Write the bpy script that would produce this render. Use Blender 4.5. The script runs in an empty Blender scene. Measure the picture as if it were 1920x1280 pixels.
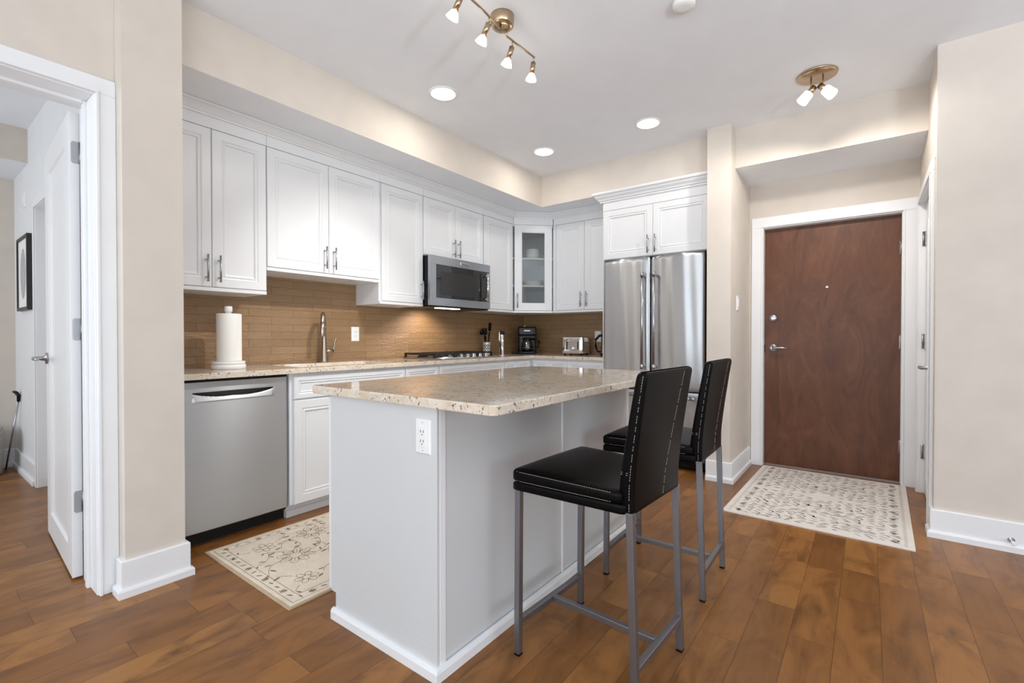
import bpy, bmesh, math, random
from mathutils import Matrix, Vector
PI = math.pi
C = bpy.context.scene.collection
SC = bpy.context.scene

# ------------------------------------------------------------------ camera, world, daylight, exposure
cam_data = bpy.data.cameras.new('camera')
cam = bpy.data.objects.new('camera', cam_data)
C.objects.link(cam)
cam_data.sensor_width = 36.0
cam_data.lens = 36.0 * 885.725 / 1920.0
cam_data.clip_start = 0.02
cam.location = (0, 0, 1.12)
cam.rotation_euler = (PI / 2 - 0.009726, 0, 0.645948)
SC.camera = cam

SC.view_settings.view_transform = 'Standard'
SC.view_settings.look = 'None'
SC.view_settings.gamma = 1.0
SC.view_settings.use_curve_mapping = False
SC.view_settings.exposure = 0.02
SC.cycles.use_denoising = True
SC.cycles.max_bounces = 10
SC.cycles.diffuse_bounces = 6
SC.cycles.glossy_bounces = 5
SC.cycles.sample_clamp_indirect = 6.0

world = bpy.data.worlds.new('sky')
SC.world = world
world.use_nodes = True
world.node_tree.nodes['Background'].inputs[0].default_value = (0.86, 0.93, 1.0, 1)
world.node_tree.nodes['Background'].inputs[1].default_value = 0.7


def light(name, kind, loc, power, color=(1, 1, 1), rot=(0, 0, 0), **kw):
    d = bpy.data.lights.new(name, kind)
    d.energy = power
    d.color = color
    for k, v in kw.items():
        setattr(d, k, v)
    o = bpy.data.objects.new(name, d)
    C.objects.link(o)
    o.location = loc
    o.rotation_euler = rot
    return o


DAY = (0.83, 0.925, 1.0)
# daylight entering through the windows behind the camera and in the bedroom
for i, wx in enumerate((-1.5, 0.9, 3.2)):
    light('daylight_window', 'AREA', (wx, -3.1, 1.15), 57, DAY, (PI / 2 + 0.6, 0, 0), shape='RECTANGLE', size=1.9, size_y=1.7)
light('daylight_side', 'AREA', (4.28, 0.4, 1.15), 56, DAY, (0, PI / 2 + 0.6, 0), shape='RECTANGLE', size=1.7, size_y=2.6)
light('ceiling_fill_uplight', 'SPOT', (1.3, 0.5, 1.6), 104, (0.86, 0.93, 1.0), (PI, 0, 0), spot_size=math.radians(172), spot_blend=0.3, shadow_soft_size=0.15)  # added fill spot with no real lamp behind it, brightens the ceiling
light('daylight_bedroom', 'AREA', (-4.4, -2.48, 1.5), 50, DAY, (PI / 2, 0, 0), shape='RECTANGLE', size=1.8, size_y=1.6)


# ------------------------------------------------------------------ materials
def srgb(r, g, b):
    f = lambda c: (c / 255 / 12.92) if c / 255 <= 0.04045 else ((c / 255 + 0.055) / 1.055) ** 2.4
    return (f(r), f(g), f(b), 1)


class NT:
    def __init__(s, name):
        s.m = bpy.data.materials.new(name)
        s.m.use_nodes = True
        s.t = s.m.node_tree
        s.p = s.t.nodes['Principled BSDF']

    def n(s, typ, **kw):
        nd = s.t.nodes.new(typ)
        for k, v in kw.items():
            setattr(nd, k, v)
        return nd

    def link(s, a, b):
        s.t.links.new(a, b)

    def val(s, sock, v):
        if isinstance(v, bpy.types.NodeSocket):
            s.link(v, sock)
        else:
            sock.default_value = v

    def math(s, op, a, b=0.0, c=0.0):
        nd = s.n('ShaderNodeMath', operation=op)
        s.val(nd.inputs[0], a); s.val(nd.inputs[1], b); s.val(nd.inputs[2], c)
        return nd.outputs[0]

    def pos(s):
        g = s.n('ShaderNodeNewGeometry')
        x = s.n('ShaderNodeSeparateXYZ')
        s.link(g.outputs['Position'], x.inputs[0])
        return g.outputs['Position'], x.outputs

    def xyz(s, x, y, z):
        nd = s.n('ShaderNodeCombineXYZ')
        s.val(nd.inputs[0], x); s.val(nd.inputs[1], y); s.val(nd.inputs[2], z)
        return nd.outputs[0]

    def noise(s, vec, scale, detail=3, rough=0.5, dist=0.0):
        nd = s.n('ShaderNodeTexNoise')
        s.link(vec, nd.inputs['Vector'])
        nd.inputs['Scale'].default_value = scale
        nd.inputs['Detail'].default_value = detail
        nd.inputs['Roughness'].default_value = rough
        nd.inputs['Distortion'].default_value = dist
        return nd.outputs['Fac']

    def ramp(s, fac, stops):
        nd = s.n('ShaderNodeValToRGB')
        s.link(fac, nd.inputs[0])
        e = nd.color_ramp.elements
        while len(e) < len(stops):
            e.new(0.5)
        for el, (p, c) in zip(e, stops):
            el.position = p
            el.color = c
        return nd.outputs[0]

    def mix(s, fac, a, b, blend='MIX'):
        nd = s.n('ShaderNodeMix', data_type='RGBA', blend_type=blend)
        s.val(nd.inputs[0], fac)
        s.val(nd.inputs[6], a); s.val(nd.inputs[7], b)
        return nd.outputs[2]

    def bump(s, h, strength=0.3, dist=0.01):
        nd = s.n('ShaderNodeBump')
        nd.inputs['Strength'].default_value = strength
        nd.inputs['Distance'].default_value = dist
        s.link(h, nd.inputs['Height'])
        s.link(nd.outputs[0], s.p.inputs['Normal'])

    def set(s, **kw):
        for k, v in kw.items():
            s.val(s.p.inputs[k.replace('_', ' ')], v)
        return s


def plain(name, col, rough=0.5, metal=0.0, vary=0.03, scale=6.0, bump=0.0, bscale=200, **kw):
    t = NT(name)
    P, _ = t.pos()
    f = t.noise(P, scale, 3)
    dark = tuple(c * (1 - vary) for c in col[:3]) + (1,)
    lite = tuple(min(1, c * (1 + vary)) for c in col[:3]) + (1,)
    t.set(Base_Color=t.ramp(f, [(0.3, dark), (0.7, lite)]), Roughness=rough, Metallic=metal)
    if bump:
        t.bump(t.noise(P, bscale, 2), bump, 0.001)
    for k, v in kw.items():
        t.val(t.p.inputs[k.replace('_', ' ')], v)
    return t.m


M = {}
M['wall'] = plain('beige_wall_paint', srgb(215, 206, 196), 0.75, bump=0.05, bscale=350)
M['ceil'] = plain('white_ceiling_paint', srgb(238, 242, 248), 0.85, vary=0.015)
M['bedwhite'] = plain('white_wall_paint', srgb(226, 227, 229), 0.7, vary=0.015)
M['trim'] = plain('white_trim_paint', srgb(236, 237, 239), 0.35, vary=0.01)
M['cab'] = plain('white_cabinet_paint', srgb(229, 231, 234), 0.32, vary=0.01)
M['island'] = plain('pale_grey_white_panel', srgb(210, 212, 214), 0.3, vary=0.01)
M['plastic'] = plain('white_plastic', srgb(240, 240, 240), 0.35, vary=0.01)
M['paper'] = plain('white_paper_towel', srgb(243, 243, 240), 0.9, vary=0.02, bump=0.35, bscale=140)
M['ceramic'] = plain('white_ceramic', srgb(238, 236, 232), 0.15, vary=0.01)
M['black'] = plain('black_plastic', srgb(14, 14, 15), 0.25, vary=0.1, Specular_IOR_Level=0.25)
M['iron'] = plain('black_cast_iron', srgb(26, 24, 23), 0.5, vary=0.15)
M['dark'] = plain('dark_void', srgb(18, 16, 15), 0.7)
M['legmetal'] = plain('satin_grey_steel', srgb(136, 136, 141), 0.36, 0.85, vary=0.05)
M['nickel'] = plain('brushed_nickel', srgb(178, 166, 152), 0.26, 1.0, vary=0.06)
M['bronze'] = plain('brushed_champagne_nickel', srgb(186, 164, 136), 0.28, 1.0, vary=0.07)
M['chrome'] = plain('chrome', srgb(225, 225, 228), 0.08, 1.0, vary=0.01)
M['handle'] = plain('satin_handle_steel', srgb(176, 177, 180), 0.28, 1.0, vary=0.03)
M['blackglass'] = plain('black_oven_glass', srgb(20, 20, 21), 0.04, vary=0.05, Specular_IOR_Level=0.8)
M['leather'] = plain('black_leather', srgb(8, 7.5, 8), 0.36, vary=0.12, bump=0.12, bscale=260, Specular_IOR_Level=0.1)
M['thread'] = plain('cream_thread', srgb(196, 188, 174), 0.8)
M['badge'] = plain('grey_badge_lettering', srgb(70, 70, 74), 0.4)
M['matte'] = plain('print_paper', srgb(238, 238, 236), 0.6)
M['grayprint'] = plain('grey_print', srgb(176, 177, 180), 0.6, vary=0.12, scale=40)
M['frameblack'] = plain('black_frame_wood', srgb(34, 32, 31), 0.4)
M['peachglow'] = plain('hood_lens', srgb(255, 235, 205), 0.4, Emission_Color=srgb(255, 226, 190), Emission_Strength=6.0)
M['kettle'] = plain('kettle_steel', srgb(190, 178, 165), 0.2, 1.0)
M['slot'] = plain('outlet_slot', srgb(50, 50, 52), 0.5)


def emit(name, col, strength):
    t = NT(name)
    t.set(Base_Color=col, Emission_Color=col, Emission_Strength=strength)
    return t.m


M['lens'] = emit('downlight_lens_glow', srgb(255, 250, 240), 5.0)
M['bulb'] = emit('spot_bulb_glow', srgb(255, 247, 232), 6.0)


def mk_steel(name, col, rough=0.37):
    t = NT(name)
    P, x = t.pos()
    run = t.math('ADD', x[0], x[1])
    f = t.noise(t.xyz(t.math('MULTIPLY', run, 2.0), 0.0, t.math('MULTIPLY', x[2], 300.0)), 1.0, 2)
    t.set(Base_Color=t.ramp(f, [(0.3, tuple(c * 0.96 for c in col[:3]) + (1,)), (0.7, col)]), Metallic=1.0, Roughness=rough)
    tg = t.n('ShaderNodeTangent', direction_type='RADIAL', axis='Z')
    t.link(tg.outputs[0], t.p.inputs['Tangent'])
    t.set(Anisotropic=0.95, Anisotropic_Rotation=0.25)
    return t.m


M['steel'] = mk_steel('brushed_stainless_steel', srgb(196, 200, 205))
M['steel2'] = mk_steel('brushed_stainless_steel_fridge', srgb(202, 205, 209), 0.34)


def mk_floor():
    t = NT('maple_plank_floor')
    P, x = t.pos()
    W, L = 0.1385, 1.15
    u = t.math('DIVIDE', t.math('ADD', x[0], 0.924 + 40 * W), W)
    row = t.math('FLOOR', u)
    fx = t.math('FRACT', u)
    wn = t.n('ShaderNodeTexWhiteNoise', noise_dimensions='1D')
    t.link(row, wn.inputs['W'])
    v = t.math('ADD', t.math('DIVIDE', x[1], L), t.math('MULTIPLY', wn.outputs[0], 9.7))
    idn = t.math('FLOOR', v)
    fy = t.math('FRACT', v)
    # split each long board again at a random place
    wn1 = t.n('ShaderNodeTexWhiteNoise', noise_dimensions='2D')
    t.link(t.xyz(row, idn, 0.0), wn1.inputs['Vector'])
    cut = t.math('MULTIPLY_ADD', wn1.outputs[0], 0.5, 0.25)
    half = t.math('GREATER_THAN', fy, cut)
    wn2 = t.n('ShaderNodeTexWhiteNoise', noise_dimensions='3D')
    t.link(t.xyz(row, idn, half), wn2.inputs['Vector'])
    tone = wn2.outputs[0]
    ex = t.math('MULTIPLY', t.math('MINIMUM', fx, t.math('SUBTRACT', 1.0, fx)), W)
    ey = t.math('MULTIPLY', t.math('MINIMUM', t.math('MINIMUM', fy, t.math('SUBTRACT', 1.0, fy)), t.math('ABSOLUTE', t.math('SUBTRACT', fy, cut))), L)
    seam = t.math('LESS_THAN', t.math('MINIMUM', ex, ey), 0.0011)
    off = t.math('MULTIPLY', tone, 37.0)
    grain = t.noise(t.xyz(t.math('MULTIPLY', x[0], 26.0), t.math('MULTIPLY_ADD', x[1], 2.2, off), off), 1.0, 5, 0.6, 0.6)
    blotch = t.noise(t.xyz(t.math('MULTIPLY', x[0], 7.0), t.math('MULTIPLY_ADD', x[1], 3.0, off), off), 1.0, 4, 0.6, 1.2)
    fine = t.noise(t.xyz(t.math('MULTIPLY', x[0], 150.0), t.math('MULTIPLY', x[1], 6.0), off), 1.0, 2)
    base = t.ramp(tone, [(0.0, srgb(106, 66, 33)), (0.3, srgb(130, 84, 43)), (0.65, srgb(144, 96, 50)), (1.0, srgb(165, 115, 62))])
    c = t.mix(t.ramp(blotch, [(0.42, (0, 0, 0, 1)), (0.68, (1, 1, 1, 1))]), base, srgb(82, 49, 25))
    c2 = t.mix(t.math('MULTIPLY', grain, 0.55), c, srgb(176, 121, 64))
    c3 = t.mix(t.math('MULTIPLY', fine, 0.22), c2, srgb(88, 52, 25))
    c4 = t.mix(t.math('MULTIPLY', seam, 0.7), c3, srgb(66, 40, 22))
    t.set(Base_Color=c4, Roughness=t.math('MULTIPLY_ADD', grain, 0.14, 0.25), Specular_IOR_Level=0.32)
    h = t.math('ADD', t.math('MULTIPLY', seam, -1.0), t.math('MULTIPLY', blotch, 0.35))
    t.bump(h, 0.25, 0.002)
    return t.m


M['floor'] = mk_floor()


def mk_granite():
    t = NT('speckled_beige_granite')
    P, x = t.pos()
    big = t.noise(P, 9, 4, 0.6, 0.8)
    mid = t.noise(P, 34, 4, 0.65, 0.5)
    c = t.ramp(big, [(0.3, srgb(228, 216, 200)), (0.5, srgb(219, 204, 184)), (0.72, srgb(205, 186, 163))])
    c = t.mix(t.ramp(mid, [(0.48, (0, 0, 0, 1)), (0.62, (.8, .8, .8, 1))]), c, srgb(224, 219, 210))
    sp = t.noise(P, 85, 2, 0.6)
    mask = t.noise(P, 14, 2)
    s = t.math('MULTIPLY', t.math('GREATER_THAN', sp, 0.625), t.math('GREATER_THAN', mask, 0.47))
    c = t.mix(t.math('MULTIPLY', s, 0.85), c, srgb(62, 52, 48))
    sp2 = t.noise(P, 55, 3, 0.7, 1.0)
    c = t.mix(t.math('MULTIPLY', t.math('GREATER_THAN', sp2, 0.66), 0.6), c, srgb(104, 90, 80))
    t.set(Base_Color=c, Roughness=0.07, Specular_IOR_Level=0.6)
    return t.m


M['granite'] = mk_granite()


def mk_tile():
    t = NT('glossy_brown_ridged_tile')
    P, x = t.pos()
    run = t.math('ADD', x[0], x[1])
    H, L = 0.0525, 0.31
    vz = t.math('DIVIDE', x[2], H)
    row = t.math('FLOOR', vz)
    fz = t.math('FRACT', vz)
    uu = t.math('ADD', t.math('DIVIDE', run, L), t.math('MULTIPLY', t.math('MODULO', row, 2.0), 0.5))
    fu = t.math('FRACT', uu)
    wn = t.n('ShaderNodeTexWhiteNoise', noise_dimensions='2D')
    t.link(t.xyz(row, t.math('FLOOR', uu), 0.0), wn.inputs['Vector'])
    ez = t.math('MULTIPLY', t.math('MINIMUM', fz, t.math('SUBTRACT', 1.0, fz)), H)
    eu = t.math('MULTIPLY', t.math('MINIMUM', fu, t.math('SUBTRACT', 1.0, fu)), L)
    edge = t.math('MINIMUM', ez, eu)
    joint = t.math('LESS_THAN', edge, 0.0011)
    ridge = t.noise(t.xyz(t.math('MULTIPLY', run, 14.0), 0.0, t.math('MULTIPLY', x[2], 70.0)), 1.0, 4, 0.65, 0.9)
    lump = t.noise(P, 70, 3, 0.6)
    base = t.ramp(wn.outputs[0], [(0.0, srgb(150, 119, 82)), (0.5, srgb(156, 124, 87)), (1.0, srgb(162, 130, 92))])
    c = t.mix(t.math('MULTIPLY', ridge, 0.35), base, srgb(112, 80, 52))
    c = t.mix(t.math('MULTIPLY', joint, 0.7), c, srgb(92, 68, 46))
    t.set(Base_Color=c, Roughness=0.12, Specular_IOR_Level=0.8)
    h = t.math('ADD', t.math('MULTIPLY', t.math('MINIMUM', edge, 0.002), 120.0), t.math('ADD', t.math('MULTIPLY', ridge, 1.6), t.math('MULTIPLY', lump, 0.8)))
    t.bump(h, 0.85, 0.006)
    return t.m


M['tile'] = mk_tile()


def mk_door():
    t = NT('dark_brown_stained_birch')
    P, x = t.pos()
    f1 = t.noise(t.xyz(t.math('MULTIPLY', x[0], 5.0), 0.0, t.math('MULTIPLY', x[2], 1.6)), 1.0, 5, 0.62, 2.2)
    f2 = t.noise(t.xyz(t.math('MULTIPLY', x[0], 60.0), 0.0, t.math('MULTIPLY', x[2], 14.0)), 1.0, 3, 0.5, 0.6)
    c = t.ramp(f1, [(0.28, srgb(86, 54, 36)), (0.5, srgb(105, 67, 46)), (0.75, srgb(125, 83, 58))])
    c = t.mix(t.math('MULTIPLY', f2, 0.35), c, srgb(70, 40, 29))
    t.set(Base_Color=c, Roughness=0.38, Specular_IOR_Level=0.3)
    return t.m


M['wood_door'] = mk_door()


def mk_weave(name, col, col2, sc=240):
    t = NT(name)
    P, x = t.pos()
    w = t.math('MULTIPLY', t.math('SINE', t.math('MULTIPLY', x[0], sc * 4.0)), t.math('SINE', t.math('MULTIPLY', x[1], sc * 4.0)))
    f = t.noise(P, 14, 4)
    f3 = t.noise(P, 400, 2)
    c = t.ramp(f, [(0.3, col), (0.7, col2)])
    c = t.mix(t.math('MULTIPLY', f3, 0.25), c, tuple(k * 0.8 for k in col2[:3]) + (1,))
    t.set(Base_Color=c, Roughness=0.95)
    t.bump(t.math('ADD', w, f3), 0.3, 0.002)
    return t.m


M['rugcream'] = mk_weave('cream_rug_pile', srgb(246, 234, 215), srgb(236, 221, 200))
M['rugline'] = mk_weave('taupe_rug_pattern', srgb(160, 140, 118), srgb(148, 128, 108))
M['ruggrey'] = mk_weave('pale_grey_rug_pile', srgb(240, 234, 227), srgb(231, 224, 216))
M['rugmotif'] = mk_weave('grey_rug_motif', srgb(186, 178, 171), srgb(176, 168, 161))
M['rugedge'] = mk_weave('rug_binding', srgb(240, 233, 224), srgb(234, 226, 216))
M['rugtan'] = mk_weave('tan_rug_binding', srgb(206, 184, 156), srgb(196, 174, 146))


def mk_glass(name, tint=(0.9, 0.92, 0.92, 1), refl=0.12):
    t = NT(name)
    t.t.nodes.remove(t.p)
    out = t.t.nodes['Material Output']
    tr = t.n('ShaderNodeBsdfTransparent'); tr.inputs[0].default_value = tint
    gl = t.n('ShaderNodeBsdfGlossy'); gl.inputs['Roughness'].default_value = 0.02
    lw = t.n('ShaderNodeLayerWeight'); lw.inputs[0].default_value = 0.3
    mx = t.n('ShaderNodeMixShader')
    f = t.math('MULTIPLY_ADD', lw.outputs['Fresnel'], 0.5, refl)
    t.link(f, mx.inputs[0]); t.link(tr.outputs[0], mx.inputs[1]); t.link(gl.outputs[0], mx.inputs[2])
    t.link(mx.outputs[0], out.inputs[0])
    return t.m


M['glass'] = mk_glass('cabinet_glass', (0.86, 0.88, 0.87, 1), 0.07)
M['carafe'] = mk_glass('carafe_glass', (0.45, 0.42, 0.4, 1), 0.18)
t_ = NT('frosted_lamp_glass')
t_.set(Base_Color=srgb(250, 246, 238), Roughness=0.3, Emission_Color=srgb(255, 244, 224), Emission_Strength=0.9)
M['frost'] = t_.m


def mk_wicker():
    t = NT('black_white_woven_basket')
    P, x = t.pos()
    a = t.math('SINE', t.math('MULTIPLY', t.math('ADD', x[0], x[1]), 420.0))
    b = t.math('SINE', t.math('MULTIPLY', x[2], 420.0))
    f = t.math('GREATER_THAN', t.math('MULTIPLY', a, b), 0.0)
    t.set(Base_Color=t.mix(f, srgb(70, 68, 66), srgb(215, 213, 208)), Roughness=0.8)
    return t.m


M['wicker'] = mk_wicker()


# ------------------------------------------------------------------ mesh helpers
def NB():
    return bmesh.new()


def bx(bm, x0, x1, y0, y1, z0, z1, mi=0, T=None):
    vs = [bm.verts.new((x, y, z)) for z in (z0, z1) for y in (y0, y1) for x in (x0, x1)]
    fs = [(0, 2, 3, 1), (4, 5, 7, 6), (0, 1, 5, 4), (2, 6, 7, 3), (0, 4, 6, 2), (1, 3, 7, 5)]
    for f in fs:
        fc = bm.faces.new([vs[i] for i in f])
        fc.material_index = mi
    if T is not None:
        for v in vs:
            v.co = T @ v.co
    return vs


def Fr(o, u):
    """local frame: u along the width, v = up, n = u x z points to the viewer"""
    u = Vector(u).normalized(); v = Vector((0, 0, 1)); n = u.cross(v)
    m = Matrix.Identity(4)
    for i in range(3):
        m[i][0], m[i][1], m[i][2], m[i][3] = u[i], v[i], n[i], o[i]
    return m


def loops(bm, w, h, prof, T, back=True, mi=0, cap=True, capmi=None):
    """rectangular rings (inset, height-along-n) from the outside in"""
    rings = []
    for ins, d in prof:
        rings.append([bm.verts.new(T @ Vector(p)) for p in ((ins, ins, d), (w - ins, ins, d), (w - ins, h - ins, d), (ins, h - ins, d))])
    for a, b in zip(rings, rings[1:]):
        for i in range(4):
            j = (i + 1) % 4
            bm.faces.new((a[i], a[j], b[j], b[i])).material_index = mi
    if cap:
        bm.faces.new(rings[-1]).material_index = mi if capmi is None else capmi
    if back:
        bm.faces.new(list(reversed(rings[0]))).material_index = mi
    return rings


def tube(bm, pts, r, seg=12, caps=True, mi=0, square=False):
    pts = [Vector(p) for p in pts]
    rs = r if isinstance(r, (list, tuple)) else [r] * len(pts)
    if square:
        seg = 4
    rings = []
    ref = None
    for i, p in enumerate(pts):
        if i == 0:
            d = pts[1] - pts[0]
        elif i == len(pts) - 1:
            d = pts[-1] - pts[-2]
        else:
            d = (pts[i + 1] - p).normalized() + (p - pts[i - 1]).normalized()
        d.normalize()
        if ref is None:
            ref = Vector((0, 0, 1)) if abs(d.z) < 0.9 else Vector((1, 0, 0))
        a = d.cross(ref)
        if a.length < 1e-4:
            a = d.cross(Vector((0, 1, 0)))
        a.normalize()
        b = d.cross(a).normalized()
        ring = []
        for k in range(seg):
            t = 2 * PI * (k + (0.5 if square else 0)) / seg
            rr = rs[i] * (math.sqrt(2) if square else 1)
            ring.append(bm.verts.new(p + a * math.cos(t) * rr + b * math.sin(t) * rr))
        rings.append(ring)
    for r0, r1 in zip(rings, rings[1:]):
        for k in range(seg):
            f = bm.faces.new((r0[k], r0[(k + 1) % seg], r1[(k + 1) % seg], r1[k]))
            f.material_index = mi
            f.smooth = not square
    if caps:
        bm.faces.new(list(reversed(rings[0]))).material_index = mi
        bm.faces.new(rings[-1]).material_index = mi
    return rings


def lathe(bm, prof, T=None, seg=32, mi=0, close=True):
    """prof: list of (r, z) bottom to top"""
    rings = []
    for r, z in prof:
        ring = []
        for k in range(seg):
            a = 2 * PI * k / seg
            p = Vector((r * math.cos(a), r * math.sin(a), z))
            ring.append(bm.verts.new(T @ p if T is not None else p))
        rings.append(ring)
    for r0, r1 in zip(rings, rings[1:]):
        for k in range(seg):
            f = bm.faces.new((r0[k], r0[(k + 1) % seg], r1[(k + 1) % seg], r1[k]))
            f.smooth = True
            f.material_index = mi
    if close:
        bm.faces.new(list(reversed(rings[0]))).material_index = mi
        bm.faces.new(rings[-1]).material_index = mi
    return rings


def softbox(bm, c, s, r, n=10, bulge=0.0, T=None):
    """rounded box; bulge lifts the middle of the top face"""
    t = bmesh.new()
    bmesh.ops.create_cube(t, size=2)
    bmesh.ops.subdivide_edges(t, edges=t.edges[:], cuts=n, use_grid_fill=True)
    hs = [v / 2 for v in s]
    mp = {}
    for v in t.verts:
        q = v.co.copy()
        p = Vector([q[i] * hs[i] for i in range(3)])
        # push samples towards the edges so that the rounding has vertices
        p = Vector([math.copysign(hs[i] * (1 - (1 - abs(q[i])) ** 1.6), q[i]) for i in range(3)])
        inner = Vector([max(-hs[i] + r, min(hs[i] - r, p[i])) for i in range(3)])
        d = p - inner
        if d.length > 1e-9:
            p = inner + d.normalized() * min(r, max(d.length, r if sum(abs(d[i]) > 1e-9 for i in range(3)) > 1 else d.length))
        if bulge and q[2] > 0:
            p.z += bulge * (1 - q[0] ** 2) * (1 - q[1] ** 2) * q[2]
        p = p + Vector(c)
        mp[v] = bm.verts.new(T @ p if T is not None else p)
    for f in t.faces:
        g = bm.faces.new([mp[v] for v in f.verts])
        g.smooth = True
    t.free()


WL = {}


def wloc(o):
    return WL.get(o.name, Vector((0, 0, 0)))


def obj(name, bm, mats, parent=None, bevel=0.0, seg=2, local=False, smooth=False, origin=None):
    """ONE mesh object. Vertices come in world coordinates unless local."""
    me = bpy.data.meshes.new(name)
    if not isinstance(mats, (list, tuple)):
        mats = [mats]
    for m in mats:
        me.materials.append(M[m] if isinstance(m, str) else m)
    bmesh.ops.recalc_face_normals(bm, faces=bm.faces[:])
    if smooth:
        for f in bm.faces:
            f.smooth = True
    base = Vector((0, 0, 0))
    if not local:
        if parent is not None:
            base = wloc(parent)
        elif origin is not None:
            base = Vector(origin)
        else:
            if bm.verts:
                xs = [v.co for v in bm.verts]
                lo = Vector([min(p[i] for p in xs) for i in range(3)])
                hi = Vector([max(p[i] for p in xs) for i in range(3)])
                base = Vector(((lo.x + hi.x) / 2, (lo.y + hi.y) / 2, lo.z))
        for v in bm.verts:
            v.co -= base
    bm.to_mesh(me)
    bm.free()
    o = bpy.data.objects.new(name, me)
    C.objects.link(o)
    if parent is not None:
        o.parent = parent
        WL[o.name] = wloc(parent).copy()
    elif not local:
        o.location = base
        WL[o.name] = base.copy()
    if bevel:
        b = o.modifiers.new('bevel', 'BEVEL')
        b.width = bevel
        b.segments = seg
        b.limit_method = 'ANGLE'
        b.angle_limit = math.radians(40)
        b.harden_normals = False
    return o


def tag(o, label=None, cat=None, group=None, kind=None):
    for k, v in (('label', label), ('category', cat), ('group', group), ('kind', kind)):
        if v:
            o[k] = v
    return o


def thing(name, label, cat, loc=(0, 0, 0), rz=0.0, group=None, kind=None):
    o = bpy.data.objects.new(name, None)
    o.empty_display_size = 0.05
    C.objects.link(o)
    o.location = loc
    o.rotation_euler = (0, 0, rz)
    WL[o.name] = Vector(loc)
    return tag(o, label, cat, group, kind)


def struct(name, bm, mats, label=None, bevel=0.0, cat=None):
    return tag(obj(name, bm, mats, bevel=bevel), label, cat, kind='structure')


# ------------------------------------------------------------------ room shell
ZC = 2.745          # ceiling
ZS = 2.44           # soffit underside
XW, YW = -3.34, 4.67  # kitchen left wall and back wall

b = NB(); bx(b, -6.1, 4.5, -3.3, 4.75, -0.08, 0.0)
struct('floor', b, 'floor', 'wide brown maple plank floor')
b = NB(); bx(b, -6.1, 4.5, -3.3, 4.8, ZC, ZC + 0.1)
struct('ceiling', b, 'ceil', 'flat white ceiling')

b = NB(); bx(b, XW - 0.12, XW, 0.835, YW + 0.12, 0, ZC)
struct('wall_left', b, 'wall', 'beige wall behind the long cabinet run')
b = NB(); bx(b, XW, -1.015, YW, YW + 0.12, 0, ZC)
struct('wall_back', b, 'wall', 'beige wall behind the refrigerator run')
b = NB(); bx(b, XW, XW + 0.008, 0.835, YW, 0.925, 1.60)
struct('wall_backsplash_left', b, 'tile', 'glossy brown tiled backsplash along the sink wall')
b = NB(); bx(b, XW + 0.008, -1.975, YW - 0.008, YW, 0.925, 1.45)
struct('wall_backsplash_back', b, 'tile', 'brown tiled backsplash behind coffee maker and toaster')
# stub wall right of the fridge
b = NB(); bx(b, -1.015, -0.84, 3.89, YW + 0.12, 0, ZC)
struct('wall_column', b, 'wall', 'beige wall end between refrigerator and entry')
# entry wall with the door opening
b = NB()
bx(b, -0.84, -0.74, 4.60, 4.74, 0, ZC)
bx(b, 0.21, 0.32, 4.60, 4.74, 0, ZC)
bx(b, -0.74, 0.21, 4.60, 4.74, 2.07, ZC)
struct('wall_entry', b, 'wall', 'beige wall above and around the entry door')
b = NB(); bx(b, -0.84, 0.30, 4.02, 4.60, ZS, ZC)
for f in b.faces:
    if f.calc_center_median().z < ZS + 1e-4:
        f.material_index = 1
struct('ceiling_bulkhead', b, ['wall', 'ceil'], 'dropped beige bulkhead over the entry door')
# right wall and closet return
b = NB()
bx(b, 0.305, 4.4, 3.54, 3.66, 0, ZC)
bx(b, 0.30, 0.42, 3.541, 3.64, 0, ZC)
struct('wall_right', b, 'wall', 'beige wall at the right of the entry')
b = NB()
bx(b, 0.30, 0.42, 4.50, 4.60, 0, ZC)
bx(b, 0.30, 0.42, 3.64, 4.50, 2.10, ZC)
struct('wall_closet', b, 'wall', 'beige return wall around the closet door')
# soffit over the cabinets
b = NB()
bx(b, XW, -2.66, 0.835, 4.03, ZS, ZC)
bx(b, XW, -1.015, 4.03, YW, ZS, ZC)
for f in b.faces:
    if f.calc_center_median().z < ZS + 1e-4:
        f.material_index = 1
struct('ceiling_soffit', b, ['wall', 'ceil'], 'beige boxed soffit above the wall cabinets')
# partition between bedroom and kitchen, ending in the column
b = NB()
bx(b, -2.90, -2.56, 0.617, 0.842, 0, ZC)
bx(b, XW - 0.12, -2.90, 0.690, 0.834, 0, ZC)
struct('wall_partition', b, 'wall', 'beige wall end left of the dishwasher')
# bedroom side of the partition with its inner doorway
b = NB()
bx(b, -4.05, -2.90, 0.683, 0.69, 0, ZC)
bx(b, -4.05, XW - 0.12, 0.69, 0.82, 0, ZC)
bx(b, -6.02, -4.93, 0.683, 0.82, 0, ZC)
bx(b, -4.93, -4.05, 0.683, 0.82, 2.09, ZC)
struct('wall_bedroom_side', b, 'bedwhite', 'white bedroom wall behind the open door')
b = NB(); bx(b, -6.06, -5.93, -2.6, 0.683, 0, ZC)
struct('wall_bedroom_end', b, 'wall', 'beige end wall of the bedroom')
b = NB(); bx(b, -5.93, -5.27, -2.6, 0.683, 2.48, ZC)
for f in b.faces:
    if f.calc_center_median().z < 2.481:
        f.material_index = 1
struct('ceiling_bedroom_soffit', b, ['wall', 'ceil'], 'beige soffit at the end of the bedroom')
b = NB()
for x0, x1, z0, z1 in ((-6.06, -5.4, 0, ZC), (-3.4, -2.66, 0, ZC), (-5.4, -3.4, 0, 0.6), (-5.4, -3.4, 2.35, ZC)):
    bx(b, x0, x1, -2.72, -2.6, z0, z1)
struct('wall_bedroom_rear', b, 'wall', 'bedroom wall with a window, behind the view')
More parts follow.
